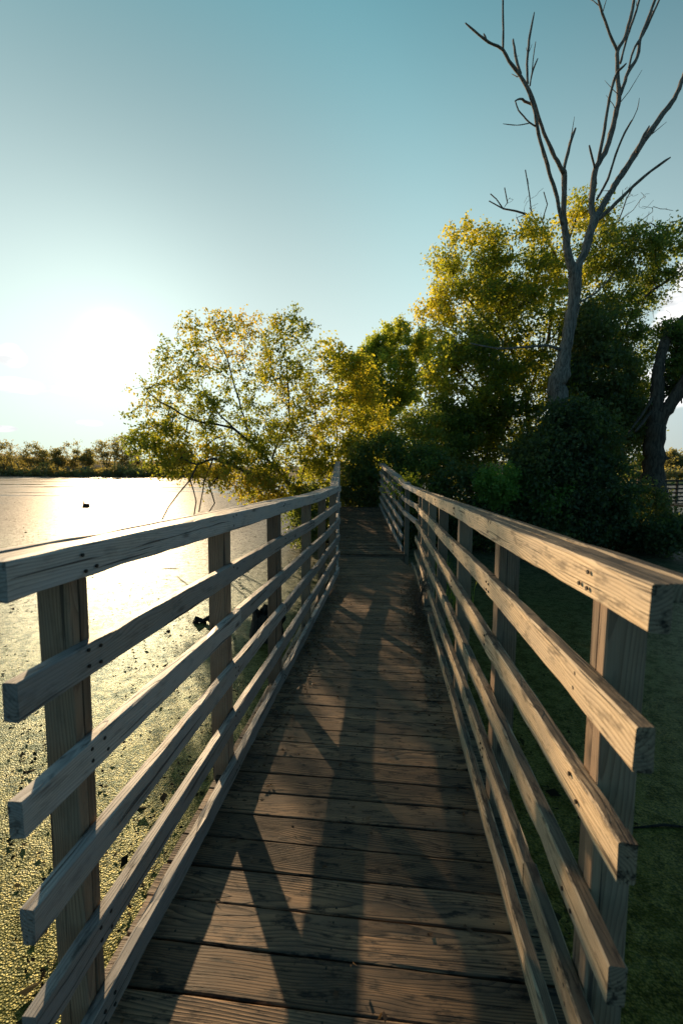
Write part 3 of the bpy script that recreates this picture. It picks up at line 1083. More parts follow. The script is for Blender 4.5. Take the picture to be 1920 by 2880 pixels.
# --- the big box elder
Zb_ = 20.0
tree('maple_tree', 'largest tree with yellow lit leaves on its left side, behind the tall dead tree', at(1500, 1470, Zb_),
     [path([(1500, 1480), (1495, 1300), (1480, 1130), (1440, 990), (1400, 880), (1370, 790)], Zb_),
      path([(1480, 1130), (1540, 960, .5), (1560, 800, .8), (1520, 690, .6), (1480, 620, .4)], Zb_),
      path([(1495, 1300), (1390, 1150, -1), (1300, 1060, -1.4), (1240, 980, -1.4)], Zb_),
      path([(1440, 990), (1330, 860, -.6), (1280, 780, -.6)], Zb_),
      path([(1560, 800, .8), (1610, 640, .6), (1640, 560, .5)], Zb_),
      path([(1540, 960, .5), (1650, 850, 1), (1720, 750, 1.2)], Zb_),
      path([(1560, 800, .8), (1563, 724, .6), (1538, 674, .4), (1508, 634, .2), (1478, 602, 0), (1414, 587, 0), (1374, 565, 0)], Zb_),
      path([(1414, 587, 0), (1426, 570, 0), (1418, 528, 0)], Zb_), path([(1414, 587, 0), (1395, 560, 0), (1378, 545, 0)], Zb_),
      path([(1508, 634, .2), (1492, 590, 0), (1488, 550, 0), (1480, 500, -.1), (1476, 478, -.1)], Zb_),
      path([(1538, 674, .4), (1524, 619, .3), (1538, 575, .2), (1528, 540, .2)], Zb_),
      path([(1478, 602, 0), (1452, 612, 0), (1470, 650, 0)], Zb_),
      path([(1640, 560, .5), (1690, 640, .6), (1737, 624, .6), (1780, 590, .6), (1801, 560, .6)], Zb_),
      path([(1690, 640, .6), (1770, 640, .7), (1830, 628, .7), (1862, 650, .7)], Zb_),
      path([(1737, 624, .6), (1760, 560, .6), (1790, 510, .6)], Zb_)],
     [ell(1330, 880, Zb_, 125, 140, 2.6, 150), ell(1300, 720, Zb_, 85, 75, 1.6, 50), ell(1230, 860, Zb_, 60, 70, 1.2, 26), ell(1440, 760, Zb_, 110, 110, 2.2, 110),
      ell(1500, 900, Zb_, 150, 150, 3.0, 190), ell(1320, 1080, Zb_ - 1.4, 140, 130, 2.4, 260), ell(1480, 1140, Zb_ - 1.0, 150, 150, 2.6, 240),
      ell(1630, 680, Zb_ + .5, 90, 110, 1.8, 60), ell(1640, 580, Zb_ + .4, 50, 50, 1.0, 12), ell(1380, 700, Zb_, 50, 70, 1.2, 16), ell(1300, 1240, Zb_ - 1.6, 110, 90, 2.0, 160)],
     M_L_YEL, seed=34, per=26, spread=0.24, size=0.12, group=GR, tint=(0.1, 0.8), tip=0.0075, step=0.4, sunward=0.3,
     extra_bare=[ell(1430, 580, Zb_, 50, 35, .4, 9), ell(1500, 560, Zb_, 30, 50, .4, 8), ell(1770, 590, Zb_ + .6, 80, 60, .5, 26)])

# --- dark crown filling in behind the ivy
tree('dark_tree', 'dense dark tree between the dead tree trunk and the slender tree', at(1650, 1460, 17.5),
     [path([(1650, 1470), (1655, 1250), (1650, 1050), (1655, 900)], 17.5)],
     [ell(1655, 930, 17.5, 60, 75, 1.2, 90), ell(1665, 1060, 17.5, 95, 90, 1.6, 170), ell(1700, 1200, 17.5, 95, 100, 1.6, 170), ell(1760, 1180, 17.5, 60, 60, 1.0, 60)],
     M_L_DRK, seed=38, per=26, spread=0.22, size=0.12, group=GR, tint=(0, .8))

# --- tree on the right whose limb reaches out over the gap
Zr = 19.0
tree('slender_tree', 'slender trunked tree on the right with one dark limb reaching up to the right', at(1732, 1440, Zr),
     [path([(1732, 1450), (1730, 1300), (1726, 1120), (1724, 1000), (1722, 930)], Zr),
      path([(1726, 1000), (1765, 910, -.2), (1800, 845, -.4), (1835, 815, -.5), (1880, 785, -.6), (1925, 750, -.8), (1960, 735, -.8)], Zr),
      path([(1722, 930), (1700, 820, .4), (1740, 720, .6), (1780, 650, .6)], Zr),
      path([(1835, 815, -.5), (1880, 790, -.2), (1930, 775, 0)], Zr),
      path([(1726, 1120), (1790, 1010, .2), (1840, 950, .3)], Zr)],
     [ell(1740, 700, Zr, 110, 60, 1.6, 90), ell(1820, 700, Zr, 90, 60, 1.5, 60), ell(1760, 820, Zr, 75, 60, 1.4, 60), ell(1860, 800, Zr, 55, 45, 1.0, 26),
      ell(1690, 930, Zr, 90, 90, 1.6, 120), ell(1780, 980, Zr, 65, 60, 1.4, 60), ell(1700, 1100, Zr, 95, 110, 1.8, 190), ell(1750, 1240, Zr, 60, 90, 1.5, 90),
      ell(1790, 1120, Zr, 35, 50, .9, 30), ell(1890, 690, Zr, 50, 40, 1.0, 18)],
     M_L_GRN, seed=35, per=20, spread=0.2, size=0.11, group=GR, tint=(0.1, 0.9), tip=0.0075, step=0.36,
     extra_bare=[ell(1850, 880, Zr, 60, 60, 1.0, 18), ell(1800, 640, Zr, 90, 40, 1.2, 16), ell(1880, 740, Zr, 60, 50, 1.0, 12)])

# --- ivy-covered mass round the foot of the dead tree
Zi = 14.5
tree('ivy_thicket', 'dark ivy thicket round the foot of the tall dead tree', at(1600, 1500, Zi),
     [path([(1600, 1510), (1600, 1350), (1595, 1200)], Zi), path([(1600, 1350), (1520, 1280), (1480, 1220)], Zi), path([(1600, 1350), (1680, 1260), (1700, 1180)], Zi)],
     [ell(1600, 1190, Zi, 70, 65, .9, 90), ell(1650, 1240, Zi + .3, 75, 80, 1.1, 110), ell(1525, 1290, Zi, 85, 80, 1.1, 110), ell(1560, 1360, Zi, 130, 90, 1.3, 150), ell(1690, 1370, Zi, 90, 90, 1.3, 130), ell(1600, 1450, Zi - .2, 170, 80, 1.1, 190)],
     M_L_DRK, seed=36, per=22, spread=0.24, size=0.115, cat='shrub', tint=(0, .7), crown='foliage', stemname='stem', shell=0.35)

# --- shrubs along the bank
SH = 'shrubs along the bank'
shrubs = [
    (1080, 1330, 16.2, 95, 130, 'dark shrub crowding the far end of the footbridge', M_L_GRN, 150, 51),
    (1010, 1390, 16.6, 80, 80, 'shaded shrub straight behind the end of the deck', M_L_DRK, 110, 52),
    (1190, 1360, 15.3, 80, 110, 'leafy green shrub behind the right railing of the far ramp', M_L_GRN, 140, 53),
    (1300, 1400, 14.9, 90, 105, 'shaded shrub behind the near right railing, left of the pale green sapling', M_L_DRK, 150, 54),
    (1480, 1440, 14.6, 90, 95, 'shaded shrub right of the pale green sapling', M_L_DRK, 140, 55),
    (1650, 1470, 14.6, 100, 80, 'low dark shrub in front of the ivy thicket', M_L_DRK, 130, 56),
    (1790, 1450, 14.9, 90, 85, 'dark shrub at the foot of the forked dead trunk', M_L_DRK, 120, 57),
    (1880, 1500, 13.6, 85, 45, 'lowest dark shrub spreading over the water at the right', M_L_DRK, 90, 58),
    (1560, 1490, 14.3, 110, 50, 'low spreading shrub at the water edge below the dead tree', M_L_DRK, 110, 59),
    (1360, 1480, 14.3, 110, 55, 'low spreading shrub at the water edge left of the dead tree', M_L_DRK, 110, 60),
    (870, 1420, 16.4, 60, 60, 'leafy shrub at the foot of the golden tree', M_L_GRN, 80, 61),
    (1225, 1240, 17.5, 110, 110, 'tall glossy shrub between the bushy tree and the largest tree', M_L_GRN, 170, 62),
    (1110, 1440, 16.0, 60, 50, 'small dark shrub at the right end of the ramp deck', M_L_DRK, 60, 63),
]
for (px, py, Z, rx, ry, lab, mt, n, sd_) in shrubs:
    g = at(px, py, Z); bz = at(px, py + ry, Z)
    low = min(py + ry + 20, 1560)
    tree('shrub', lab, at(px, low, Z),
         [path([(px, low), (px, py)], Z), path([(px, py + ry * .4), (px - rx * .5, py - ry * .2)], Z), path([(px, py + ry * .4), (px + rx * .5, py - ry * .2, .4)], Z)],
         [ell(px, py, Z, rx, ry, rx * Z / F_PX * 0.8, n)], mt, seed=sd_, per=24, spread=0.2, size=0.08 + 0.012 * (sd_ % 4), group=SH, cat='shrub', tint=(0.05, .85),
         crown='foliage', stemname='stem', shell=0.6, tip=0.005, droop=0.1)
# pale green saplings, leaf colour brightened to show up in the shade
for (px, py, Z, lab, sd_, n) in ((1400, 1365, 13.9, 'pale green sapling with feathery leaves behind the right railing', 71, 60),
                                 (1560, 1410, 13.8, 'smaller green sapling right of the feathery pale one', 72, 26)):
    tree('sapling', lab, at(px, 1500, Z), [path([(px, 1500), (px - 4, 1420), (px, 1330)], Z), path([(px, 1430), (px + 40, 1350)], Z), path([(px, 1430), (px - 40, 1370)], Z)],
         [ell(px, py, Z, 65, 62, .5, n)], leaf_mat('sapling_leaves', [(0.10, 0.19, 0.05), (0.17, 0.28, 0.06)], 0.4), seed=sd_, per=26, spread=0.12, size=0.1,
         cat='sapling', crown='foliage', stemname='stem', tip=0.004, droop=0.2)

# --- bare limbs: the tall dead tree


def limb_tree(name, label, base, limbs, mat, cat='dead tree', twigs=0, seed=1):
    """limbs: (parent depth offset, Z, [(px, py, width_px)...])"""
    rng = np.random.default_rng(seed)
    root = empty(name, tuple(base))
    tag(root, label, cat)
    V = []; Fc = []
    V2 = []; F2 = []
    for li, (Z0, dZ, pts) in enumerate(limbs):
        P = []; R = []
        n = len(pts)
        for i, (x, y, w) in enumerate(pts):
            Z = Z0 + dZ * i / max(1, n - 1)
            P.append(at(x, y, Z)); R.append(w / 2 * Z / F_PX)
        # smooth and subdivide
        PP = []; RR = []
        P = np.array(P); R = np.array(R)
        for i in range(n - 1):
            p0 = P[max(i - 1, 0)]; p1 = P[i]; p2 = P[i + 1]; p3 = P[min(i + 2, n - 1)]
            m_ = max(2, int(np.linalg.norm(p2 - p1) / 0.16))
            for k in range(m_):
                u = k / m_
                q = 0.5 * ((2 * p1) + (-p0 + p2) * u + (2 * p0 - 5 * p1 + 4 * p2 - p3) * u * u + (-p0 + 3 * p1 - 3 * p2 + p3) * u ** 3)
                r_ = R[i] + (R[i + 1] - R[i]) * u
                PP.append(q + rng.normal(0, r_ * 0.10, 3)); RR.append(r_ * (1 + rng.normal(0, 0.06)))
        PP.append(P[-1]); RR.append(R[-1] * 0.75)
        first = li == 0
        V = []; Fc = []
        tube_rings(PP, RR, 12 if RR[0] > 0.12 else 7, V, Fc, 0.05, rng)
        for _ in range(0 if (first or len(PP) < 8) else int(len(PP) * 0.16)):
            k = int(rng.integers(3, len(PP) - 1))
            ax_ = np.array(PP[k]) - np.array(PP[k - 1]); ax_ /= np.linalg.norm(ax_) + 1e-9
            d_ = rng.normal(0, 1, 3) + ax_ * 1.6 + UP * 0.6; d_ /= np.linalg.norm(d_)
            L_ = rng.uniform(0.08, 0.22) if rng.random() < 0.6 else rng.uniform(0.3, 0.8)
            r0 = min(RR[k] * 0.5, rng.uniform(0.009, 0.018)) 
            p0 = np.array(PP[k]); p1 = p0 + d_ * L_ * 0.5 + rng.normal(0, 0.02, 3); p2 = p0 + d_ * L_ + rng.normal(0, 0.06, 3) + UP * 0.05
            tube_rings([p0, p1, p2], [r0, r0 * 0.8, r0 * 0.35], 4, V, Fc)
        mesh_obj('trunk' if first else 'branch', V, Fc, mat, root, smooth=True)
    return root


def c7(*a): return [(1240 + x / 2.306, y / 2.306, w / 2.306) for (x, y, w) in a]


ZD = 15.0
dead = [
    (ZD, 0, [(1572, 1500, 66), (1570, 1300, 58), (1571, 1132, 50), (1570, 1070, 47), (1582, 1020, 36), (1591, 975, 31), (1603, 900, 29), (1611, 850, 28), (1617, 800, 33), (1616, 768, 40)]),
    (ZD, -.5, [(1612, 778, 24), (1606, 752, 22)] + c7((815, 1600, 42), (795, 1450, 38), (795, 1300, 32), (795, 1150, 32), (795, 1105, 34))),
    (ZD - .5, -1.2, c7((795, 1120, 26), (750, 1050, 23), (700, 940, 21), (650, 820, 20), (610, 690, 20), (570, 590, 22), (510, 490, 19), (440, 400, 17), (400, 320, 17), (330, 285, 15), (280, 255, 14), (155, 148, 9))),
    (ZD - 1.4, 0, c7((295, 268, 12), (285, 240, 11), (275, 218, 9))),
    (ZD - 1.3, -.3, c7((400, 322, 13), (402, 200, 12), (400, 60, 10), (402, -80, 8))),
    (ZD - 1.1, .3, c7((515, 480, 15), (485, 380, 14), (465, 255, 12))),
    (ZD - 1.0, .5, c7((560, 545, 14), (556, 420, 13), (570, 260, 15), (590, 150, 12), (603, 80, 7))),
    (ZD - 1.0, .2, c7((575, 555, 10), (590, 470, 10), (625, 380, 8))),
    (ZD - 1.0, -.2, c7((588, 480, 7), (596, 380, 6), (612, 270, 6))),
    (ZD - .9, -.5, c7((600, 685, 16), (540, 655, 15), (510, 640, 11), (478, 655, 9))),
    (ZD - 1.3, .3, c7((480, 655, 7), (500, 715, 8), (535, 755, 8), (570, 795, 9), (625, 828, 11))),
    (ZD - 1.1, -.4, c7((567, 800, 6), (490, 812, 5), (400, 803, 4))),
    (ZD - .5, .3, c7((795, 1110, 20), (820, 990, 20), (845, 900, 17), (870, 832, 14))),
    (ZD - .5, -.8, c7((785, 1460, 22), (770, 1380, 22), (740, 1240, 23), (700, 1120, 22), (665, 1000, 22), (630, 870, 20), (610, 740, 17), (565, 600, 15), (528, 530, 8))),
    (ZD, .4, [(1620, 778, 26)] + c7((885, 1740, 44), (940, 1600, 48), (985, 1450, 48), (1000, 1395, 52))),
    (ZD + .4, .8, c7((990, 1420, 34), (975, 1360, 36), (985, 1200, 34), (1005, 1080, 34), (1060, 990, 32), (1100, 870, 31), (1135, 720, 28), (1152, 620, 26), (1140, 500, 22), (1145, 330, 20), (1190, 240, 19), (1240, 60, 17), (1258, -60, 14))),
    (ZD + 1, .5, c7((1160, 410, 13), (1200, 260, 13), (1250, 110, 13), (1300, -60, 11))),
    (ZD + 1, -.4, c7((1142, 330, 16), (1090, 220, 14), (1045, 90, 14), (1010, -30, 10))),
    (ZD + .8, 0, c7((1045, 85, 6), (1072, -10, 5))),
    (ZD + .9, .7, c7((1155, 620, 22), (1180, 560, 21), (1210, 470, 22), (1270, 370, 18), (1290, 250, 18), (1340, 120, 17), (1400, -40, 14))),
    (ZD + 1.1, .7, c7((1215, 440, 12), (1245, 330, 12), (1320, 200, 14), (1370, 90, 12), (1440, -60, 10))),
    (ZD + .6, -.6, c7((1010, 1070, 20), (1050, 880, 18), (1090, 640, 17), (1130, 490, 16), (1160, 450, 15), (1200, 410, 10))),
    (ZD + .5, -.3, c7((995, 1090, 13), (975, 1010, 12), (958, 942, 11))),
    (ZD + .4, 1.6, c7((1005, 1410, 42), (1070, 1290, 40), (1140, 1180, 37), (1250, 1010, 36), (1400, 790, 32), (1520, 620, 26), (1568, 500, 22), (1610, 380, 18))),
    (ZD + .9, .2, c7((1265, 985, 15), (1300, 900, 14), (1347, 818, 12))),
    (ZD + .4, -.8, c7((1000, 1435, 26), (1100, 1350, 24), (1240, 1210, 18), (1360, 1110, 16), (1485, 1020, 11))),
    (ZD + .5, -.9, c7((1005, 1300, 14), (1080, 1160, 14), (1130, 1000, 12), (1190, 860, 13), (1235, 780, 12))),
    (ZD - .4, 0, c7((1232, 790, 7), (1270, 710, 5), (1283, 635, 3))),
    (ZD + .2, .2, c7((900, 1960, 12), (1000, 1900, 10), (1090, 1810, 8), (1130, 1760, 5))),
    (ZD, -.4, c7((905, 1950, 5), (880, 2060, 9))),
]
# two small limbs low on the trunk, seen left and right
dead.append((ZD, -.6, [(1575, 985, 8), (1540, 972, 7), (1480, 976, 6), (1400, 980, 5), (1320, 965, 3)]))
limb_tree('dead_tree', 'tall bare dead tree with a forked grey trunk rising above the thicket', at(1572, 1500, ZD), dead, M_DEAD, seed=3)

ZF = 16.0
limb_tree('dead_tree', 'thick dark forked trunk at the right edge with a broken left limb', at(1828, 1455, ZF), [
    (ZF, 0, [(1822, 1475, 130), (1826, 1420, 92), (1830, 1370, 66), (1834, 1320, 55), (1838, 1270, 49), (1842, 1220, 48), (1845, 1180, 46), (1847, 1110, 33), (1849, 1060, 28), (1851, 1022, 30)]),
    (ZF, .5, [(1849, 1040, 24), (1858, 1000, 26), (1870, 960, 26), (1884, 928, 21), (1920, 895, 16), (1965, 862, 13)]),
    (ZF, -.6, [(1846, 1210, 40), (1866, 1165, 36), (1895, 1120, 35), (1935, 1060, 32), (1990, 980, 26), (2030, 880, 22)]),
    (ZF, .3, [(1860, 1055, 6), (1875, 1090, 4), (1890, 1075, 4)]),
    (ZF, -.8, [(1838, 1110, 8), (1815, 1150, 7), (1790, 1185, 6), (1760, 1225, 4)]),
    (ZF, -.8, [(1836, 1150, 10), (1808, 1185, 9), (1785, 1215, 6)]),
    (ZF, .5, [(1852, 1075, 5), (1880, 1050, 4), (1900, 1040, 3)]),
    (ZF, .3, [(1852, 1125, 5), (1875, 1110, 4), (1895, 1095, 3)]),
    (ZF, .1, [(1866, 1290, 7), (1876, 1290, 7), (1881, 1291, 4)]),
    (ZF - .1, -1, [(1815, 1440, 60), (1780, 1470, 40), (1740, 1490, 20)]),
], M_BARK, seed=4)
# leafy sprays hanging by the forked trunk
tree('climbing_ivy', 'leafy ivy growing on the forked trunk at the right edge', at(1915, 1130, ZF + .3),
     [path([(1915, 1135), (1905, 1060), (1900, 980), (1905, 920)], ZF + .3)],
     [ell(1905, 1050, ZF + .2, 38, 60, .6, 60), ell(1890, 925, ZF + .2, 26, 26, .5, 26), ell(1925, 970, ZF + .3, 30, 50, .5, 30)],
     M_L_GRN, seed=37, per=20, spread=0.13, size=0.11, cat='climbing plant', crown='foliage', stemname='stem', tip=0.005)

# --- far shore trees on the left
FS = 'trees on the far shore'
far_specs = [(12, 1262, 34, 62, 'broad dark tree at the left edge of the far shore'), (85, 1262, 34, 50, 'round airy tree second from the left on the far shore'),
             (130, 1275, 18, 36, 'small pointed tree right of the round airy one on the far shore'), (163, 1268, 14, 40, 'slim tree in the gap on the far shore'),
             (205, 1258, 34, 52, 'wide twiggy tree in the middle of the far shore'), (250, 1268, 12, 34, 'thin tree left of the tallest far shore tree'),
             (300, 1250, 34, 60, 'bushy dark tree under the tallest crown on the far shore'), (343, 1238, 22, 68, 'tallest lacy tree on the far shore'),
             (378, 1280, 22, 40, 'low tree on the far shore beside the golden tree'), (-40, 1270, 30, 50, 'tree on the far shore cut by the left edge')]
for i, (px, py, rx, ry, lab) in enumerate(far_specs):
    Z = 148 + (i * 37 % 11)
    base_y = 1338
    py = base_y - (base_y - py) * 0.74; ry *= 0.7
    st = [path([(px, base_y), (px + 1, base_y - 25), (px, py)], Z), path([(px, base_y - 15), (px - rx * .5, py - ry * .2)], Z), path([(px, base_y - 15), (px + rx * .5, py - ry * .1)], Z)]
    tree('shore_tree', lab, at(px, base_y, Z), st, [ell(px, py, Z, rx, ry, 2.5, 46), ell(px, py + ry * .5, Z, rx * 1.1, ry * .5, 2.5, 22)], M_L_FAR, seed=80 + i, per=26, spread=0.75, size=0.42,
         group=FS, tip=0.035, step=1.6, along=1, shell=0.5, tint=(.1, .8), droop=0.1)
# distant trees behind the field at the right
for i, (px, py, rx, ry, lab) in enumerate([(1885, 1300, 22, 32, 'far rounded tree just right of the forked trunk'), (1912, 1312, 22, 28, 'far low tree at the right edge'),
                                           (1945, 1300, 26, 34, 'far tree cut by the right edge'), (1800, 1318, 26, 22, 'far tree glimpsed left of the forked trunk')]):
    Z = 120
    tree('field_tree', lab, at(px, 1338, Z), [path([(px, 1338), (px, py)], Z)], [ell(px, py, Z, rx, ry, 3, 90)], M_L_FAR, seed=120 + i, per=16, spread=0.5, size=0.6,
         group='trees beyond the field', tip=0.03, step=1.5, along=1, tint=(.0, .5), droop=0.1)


def far_undergrowth():
    rng = np.random.default_rng(15)
    n = 1500
    px = rng.uniform(-150, 560, n)
    C = np.array([at(x, 1337 - abs(rng.normal(0, 1)) * (8 + 3 * math.sin(x * .06) + 3 * math.sin(x * .021)), 144 + rng.uniform(0, 8)) for x in px])
    C = C[C[:, 2] > WATER]
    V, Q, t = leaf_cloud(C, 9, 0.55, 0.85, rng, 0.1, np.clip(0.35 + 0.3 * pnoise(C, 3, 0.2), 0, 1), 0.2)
    o = fast_mesh('shore_undergrowth', V, Q, M_L_FAR, None, t)
    tag(o, 'dense low brush lining the far shore', 'undergrowth', kind='stuff')
    n = 900
    px = rng.uniform(1730, 2100, n)
    C = np.array([at(x, 1336 - abs(rng.normal(0, 1)) * 5, 108 + rng.uniform(0, 6)) for x in px])
    V, Q, t = leaf_cloud(C, 8, 0.5, 0.6, rng, 0.1, np.clip(0.3 + 0.3 * pnoise(C, 5, 0.2), 0, 1), 0.2)
    o = fast_mesh('field_undergrowth', V, Q, M_L_FAR, None, t)
    tag(o, 'low brush lining the far side of the dry field', 'undergrowth', kind='stuff')


far_undergrowth()


def weeds():
    rng = np.random.default_rng(21)
    C = []
    for _ in range(2600):
        px = rng.uniform(830, 1900); Z = rng.uniform(14.4, 17.5)
        p = at(px, 1324, Z); C.append((p[0], p[1], WATER + rng.uniform(0.05, 0.9)))
    C = np.array(C)
    rel = C[:, :2] @ RT[:2]; dd = C[:, :2] @ FH[:2]
    C = C[~((rel > L2L - 0.5) & (rel < L2R + 0.5) & (dd < 16.3))]
    V, Q, t = leaf_cloud(C, 12, 0.16, 0.13, rng, -0.3, np.clip(0.3 + 0.3 * pnoise(C, 6, 0.8), 0, 1), 0.2)
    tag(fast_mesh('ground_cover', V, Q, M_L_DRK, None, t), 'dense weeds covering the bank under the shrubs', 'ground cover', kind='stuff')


weeds()

# --- second piece of boardwalk seen far to the right
M_FENCE = wood_mat('shaded_fence_wood', (0.06, 0.048, 0.037), (0.035, 0.027, 0.02), (0.01, 0.01, 0.01), (0.05, 0.043, 0.037))  # backlit shade of the far railing put into the wood colour
fb = empty('footbridge', tuple(at(1905, 1395, 27)))
tag(fb, 'distant timber footbridge railing at the right edge beside the forked trunk', 'footbridge')
A0, A1 = at(1856, 1350, 26.0), at(2150, 1330, 30.0)
dA = (A1 - A0); dA[2] = 0; dA /= np.linalg.norm(dA); nA = np.cross(dA, UP)
LA = np.linalg.norm((A1 - A0)[:2])
for lvl in range(6):
    b = Boards(500 + lvl)
    z = A0[2] - 0.045 - lvl * 0.235
    b.add([np.array([A0[0], A0[1], z]), np.array([A0[0], A0[1], z + 0.03]) + dA * LA], UP, nA, 0.10, 0.04, 0.004, 0.8, 0.002, 0.0, 0)
    b.build('top_rail' if lvl == 0 else 'rail', M_FENCE, fb)
for j in range(5):
    b = Boards(520 + j)
    q = A0 + dA * (0.35 + j * 1.05); q = q + nA * 0.07
    b.add([np.array([q[0], q[1], A0[2] - 0.02]), np.array([q[0], q[1], -1.6])], dA, nA, 0.11, 0.09, 0.003, 0.6, 0, 0, -1)
    b.build('post', M_FENCE, fb)
b = Boards(530)
q0 = A0 + nA * 0.75; q0[2] = A0[2] - 1.40
b.add([q0, q0 + dA * LA], nA, UP, 1.4, 0.12, 0.004, 0.8, 0, 0, 1)
b.build('deck', M_FENCE, fb)

# --- things in the water


def stump(name, label, base, r, h, seed, mat=M_ROT, cat='stump', spike=None, squash=1.0):
    rng = np.random.default_rng(seed)
    n = 18; V = []; Fc = []
    prof = [(1.35, -0.25), (1.12, 0.0), (1.0, 0.35), (0.93, 0.7), (0.86, 1.0)]
    ang = np.linspace(0, 2 * math.pi, n, endpoint=False)
    lob = 1 + 0.12 * np.sin(ang * 3 + rng.uniform(0, 6)) + 0.07 * np.sin(ang * 5 + 1) + rng.normal(0, 0.03, n)
    jag = rng.uniform(-0.22, 0.15, n)
    for i, (kr, kz) in enumerate(prof):
        for k in range(n):
            z = kz * h + (jag[k] * h if i == len(prof) - 1 else 0)
            V.append(base + np.array([math.cos(ang[k]) * r * kr * lob[k], math.sin(ang[k]) * r * kr * lob[k] * squash, z]))
    for i in range(len(prof) - 1):
        for k in range(n):
            a = i * n + k; b_ = i * n + (k + 1) % n
            Fc.append((a, b_, b_ + n, a + n))
    m_ = len(V)
    for k in range(n):
        p = V[(len(prof) - 1) * n + k]
        V.append(base + (p - base) * np.array([.6, .6, 1]) - np.array([0, 0, h * rng.uniform(.1, .35)]))
    for k in range(n):
        a = (len(prof) - 1) * n + k; b_ = (len(prof) - 1) * n + (k + 1) % n
        Fc.append((a, b_, m_ + (k + 1) % n, m_ + k))
    Fc.append(tuple(m_ + k for k in range(n)))
    if spike:
        for s_ in spike:
            tube_rings(*s_, 6, V, Fc)
    o = mesh_obj(name, V, Fc, mat, smooth=False)
    return tag(o, label, cat)


def wat(px, py):
    d = ray(px, py); k = (WATER - CAM[2]) / d[2]
    return CAM + d * k


sb = wat(752, 1790)
stump('stump', 'dark rotten stump standing in the duckweed behind the left railing', sb, 0.24, 0.42, 5,
      spike=[([sb + np.array([.1, .1, .1]), sb + np.array([.26, .05, .3])], [.07, .03])])
w0 = wat(570, 1752)
V = []; Fc = []
tube_rings([w0 + np.array([-.14, 0, -.04]), w0 + np.array([-.1, 0, .06]), w0 + np.array([.0, .02, .03]), w0 + np.array([.12, 0, .1]), w0 + np.array([.2, -.03, -.03])], [.05, .06, .035, .06, .03], 7, V, Fc)
tube_rings([w0 + np.array([.02, 0, .0]), w0 + np.array([.06, .02, -.1])], [.05, .02], 6, V, Fc)
tag(mesh_obj('driftwood', V, Fc, M_ROT), 'small curled black driftwood poking from the duckweed beside the second left post', 'driftwood')
d0 = wat(244, 1426)
d0 = d0
stump('stump', 'small far dark stump with one upright splinter out on the lake', d0, 0.19, 0.26, 8,
      spike=[([d0 - RT * .17 + UP * 0, d0 - RT * .17 + UP * .25, d0 - RT * .18 + UP * .5], [.07, .045, .01])])
# leaf specks and bits floating on the duckweed


def floats():
    rng = np.random.default_rng(44)
    C = []
    while len(C) < 15000:
        Z = 1.2 + 38 * rng.random() ** 1.5
        lat = (rng.uniform(-0.78, 0.1) if rng.random() < 0.85 else rng.uniform(0.1, 0.7)) * Z
        p = FH * Z + RT * lat
        if -1.0 < p[0] < 0.7 and p[1] < 9: continue
        w = pnoise(np.array([[p[0], p[1], 0]]), 8, 1.2)[0]
        if rng.random() > 0.25 + w * w * 1.3: continue
        C.append((p[0], p[1], WATER + 0.006))
    C = np.array(C); n = len(C)
    a = rng.uniform(0, 6.28, n); s = (0.004 + 0.024 * rng.random(n) ** 2) * np.where(rng.random(n) < 0.06, 2.2, 1)
    el_ = rng.uniform(0.25, 0.7, n)
    ca, sa = np.cos(a), np.sin(a)
    V = []
    for k, (u, v) in enumerate(((-1, 0), (-.1, -1), (1, 0.1), (.1, 1))):
        x = u * s; y = v * s * el_
        z = rng.uniform(0, 0.8, n) * s
        V.append(C + np.stack([x * ca - y * sa, x * sa + y * ca, z], axis=1))
    V = np.stack(V, axis=1).reshape(-1, 3)
    o = fast_mesh('floating_debris', V, np.arange(n * 4).reshape(-1, 4), M_L_WET, None, rng.random(n))
    tag(o, 'dark dead leaf bits floating on the duckweed', 'floating debris', kind='stuff')


floats()

# pale reflective streaks / twigs floating
for i, (px, py, L_, lab) in enumerate(((480, 1600, .45, 'thin dark stick floating left of the second left post'), (1870, 2330, .5, 'short stick floating in the shade right of the near railing'))):
    p = wat(px, py)
    V = []; Fc = []
    tube_rings([p + RT * -L_ / 2 + UP * .0, p + UP * .012 + FH * .02, p + RT * L_ / 2 + UP * .004], [.006, .009, .004], 6, V, Fc)
    tag(mesh_obj('stick', V, Fc, M_ROT), lab, 'stick')

# --- litter on the deck and the dead vine hanging on the right rails


def litter():
    rng = np.random.default_rng(61)
    n = 2600
    X = []
    for _ in range(n):
        if rng.random() < 0.62:
            y = rng.normal(5.2, 0.9); x = XR - 0.02 - abs(rng.normal(0, 0.11))
        elif rng.random() < 0.5:
            y = rng.normal(4.3, 1.3); x = XL + 0.03 + abs(rng.normal(0, 0.10))
        else:
            y = rng.uniform(0.6, 8.8); x = rng.uniform(XL, XR)
            if rng.random() < 0.75: continue
        if y < 0.5 or y > 8.8 or x < XL or x > XR: continue
        X.append((x, y, -SL * y + 0.004 + abs(rng.normal(0, 0.006))))
    C = np.array(X)
    V, Q, t = leaf_cloud(C, 2, 0.008, 0.026, rng, 0.0, np.full(len(C), 0.2), 0.3)
    V = V.reshape(-1, 4, 3)
    z0 = np.repeat(C[:, 2], 2)
    V[:, :, 2] = z0[:, None] + (V[:, :, 2] - V[:, :, 2].mean(axis=1, keepdims=True)) * 0.35 + 0.003
    tag(fast_mesh('leaf_litter', V.reshape(-1, 3), Q, M_L_DRY, None, t), 'dry brown leaf litter along both edges of the deck', 'leaf litter', kind='stuff')


litter()


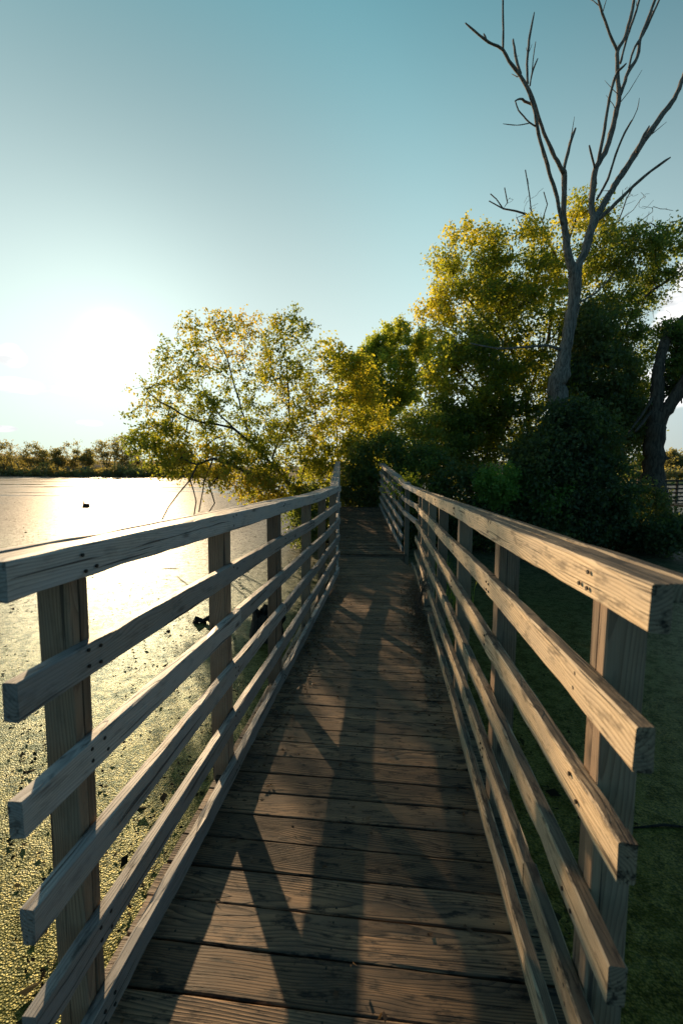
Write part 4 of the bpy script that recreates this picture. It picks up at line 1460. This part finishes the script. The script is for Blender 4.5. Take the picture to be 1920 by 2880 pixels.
def dead_vine():
    rng = np.random.default_rng(62)
    V = []; Fc = []
    for i in range(26):
        y = rng.normal(5.34, 0.17); x = XR - 0.012
        z0 = TOPS[4] - SL * y + 0.01
        P = [np.array([x + rng.uniform(0, 0.05), y, z0])]
        for k in range(1, 8):
            u = k / 7
            P.append(np.array([x - 0.02 - rng.uniform(0, 0.05) * u - 0.06 * u, y + rng.normal(0, 0.05) * u, max(-SL * y + 0.006, z0 - u * rng.uniform(0.25, 0.42))]))
        tube_rings(P, np.linspace(0.003, 0.0012, 8), 4, V, Fc)
    tag(mesh_obj('dead_vine', V, Fc, M_BARK), 'tangle of dead brown vine hanging over the low right rails', 'dead vine')


dead_vine()

# vine leaves on the joint of the right railings
for (px, py, Z, r, n, lab, sd_) in ((1150, 1352, 9.35, 24, 16, 'small bright green vine leaves curling over the railing joint', 91),
                                    (1106, 1368, 9.4, 16, 7, 'few yellow green leaves poking through the far right railing', 92)):
    tree('vine', lab, at(px + 6, 1420, Z + .1), [path([(px + 8, 1420), (px + 4, 1380), (px, 1352)], Z + .1)], [ell(px, py, Z + .12, r, 14, .1, n)],
         leaf_mat('vine_leaves', [(0.07, 0.13, 0.02), (0.15, 0.18, 0.03)], 0.5), seed=sd_, per=5, spread=0.05, size=0.07, cat='vine', crown='foliage', stemname='stem', tip=0.002,
         step=0.08, along=1)
# grasses by the bridge posts on the right


def reeds():
    rng = np.random.default_rng(63)
    root = None
    for gi, (px, py) in enumerate(((1250, 1640), (1218, 1600), (1275, 1700))):
        p0 = wat(px, py)
        n = 60; V = []
        for _ in range(n):
            p = p0 + np.array([rng.normal(0, .12), rng.normal(0, .25), 0])
            a = rng.uniform(0, 6.28); h = rng.uniform(.3, .75); w = .008
            d = np.array([math.cos(a), math.sin(a), 0]); s = np.array([-d[1], d[0], 0]) * w
            t_ = p + d * h * .4 + UP * h
            m_ = p + d * h * .1 + UP * h * .6
            V += [p - s, p + s, m_ + s * .8, m_ - s * .8, m_ - s * .8, m_ + s * .8, t_ + s * .1, t_ - s * .1]
        V = np.array(V)
        o = fast_mesh('reeds', V, np.arange(len(V)).reshape(-1, 4), M_L_GRN, None, rng.random(len(V) // 4))
        tag(o, ['tuft of green reeds in the water by the middle right posts', 'farther tuft of green reeds behind the right railing', 'nearest tuft of green reeds behind the right railing'][gi], 'reeds', 'reed tufts behind the right railing')


reeds()
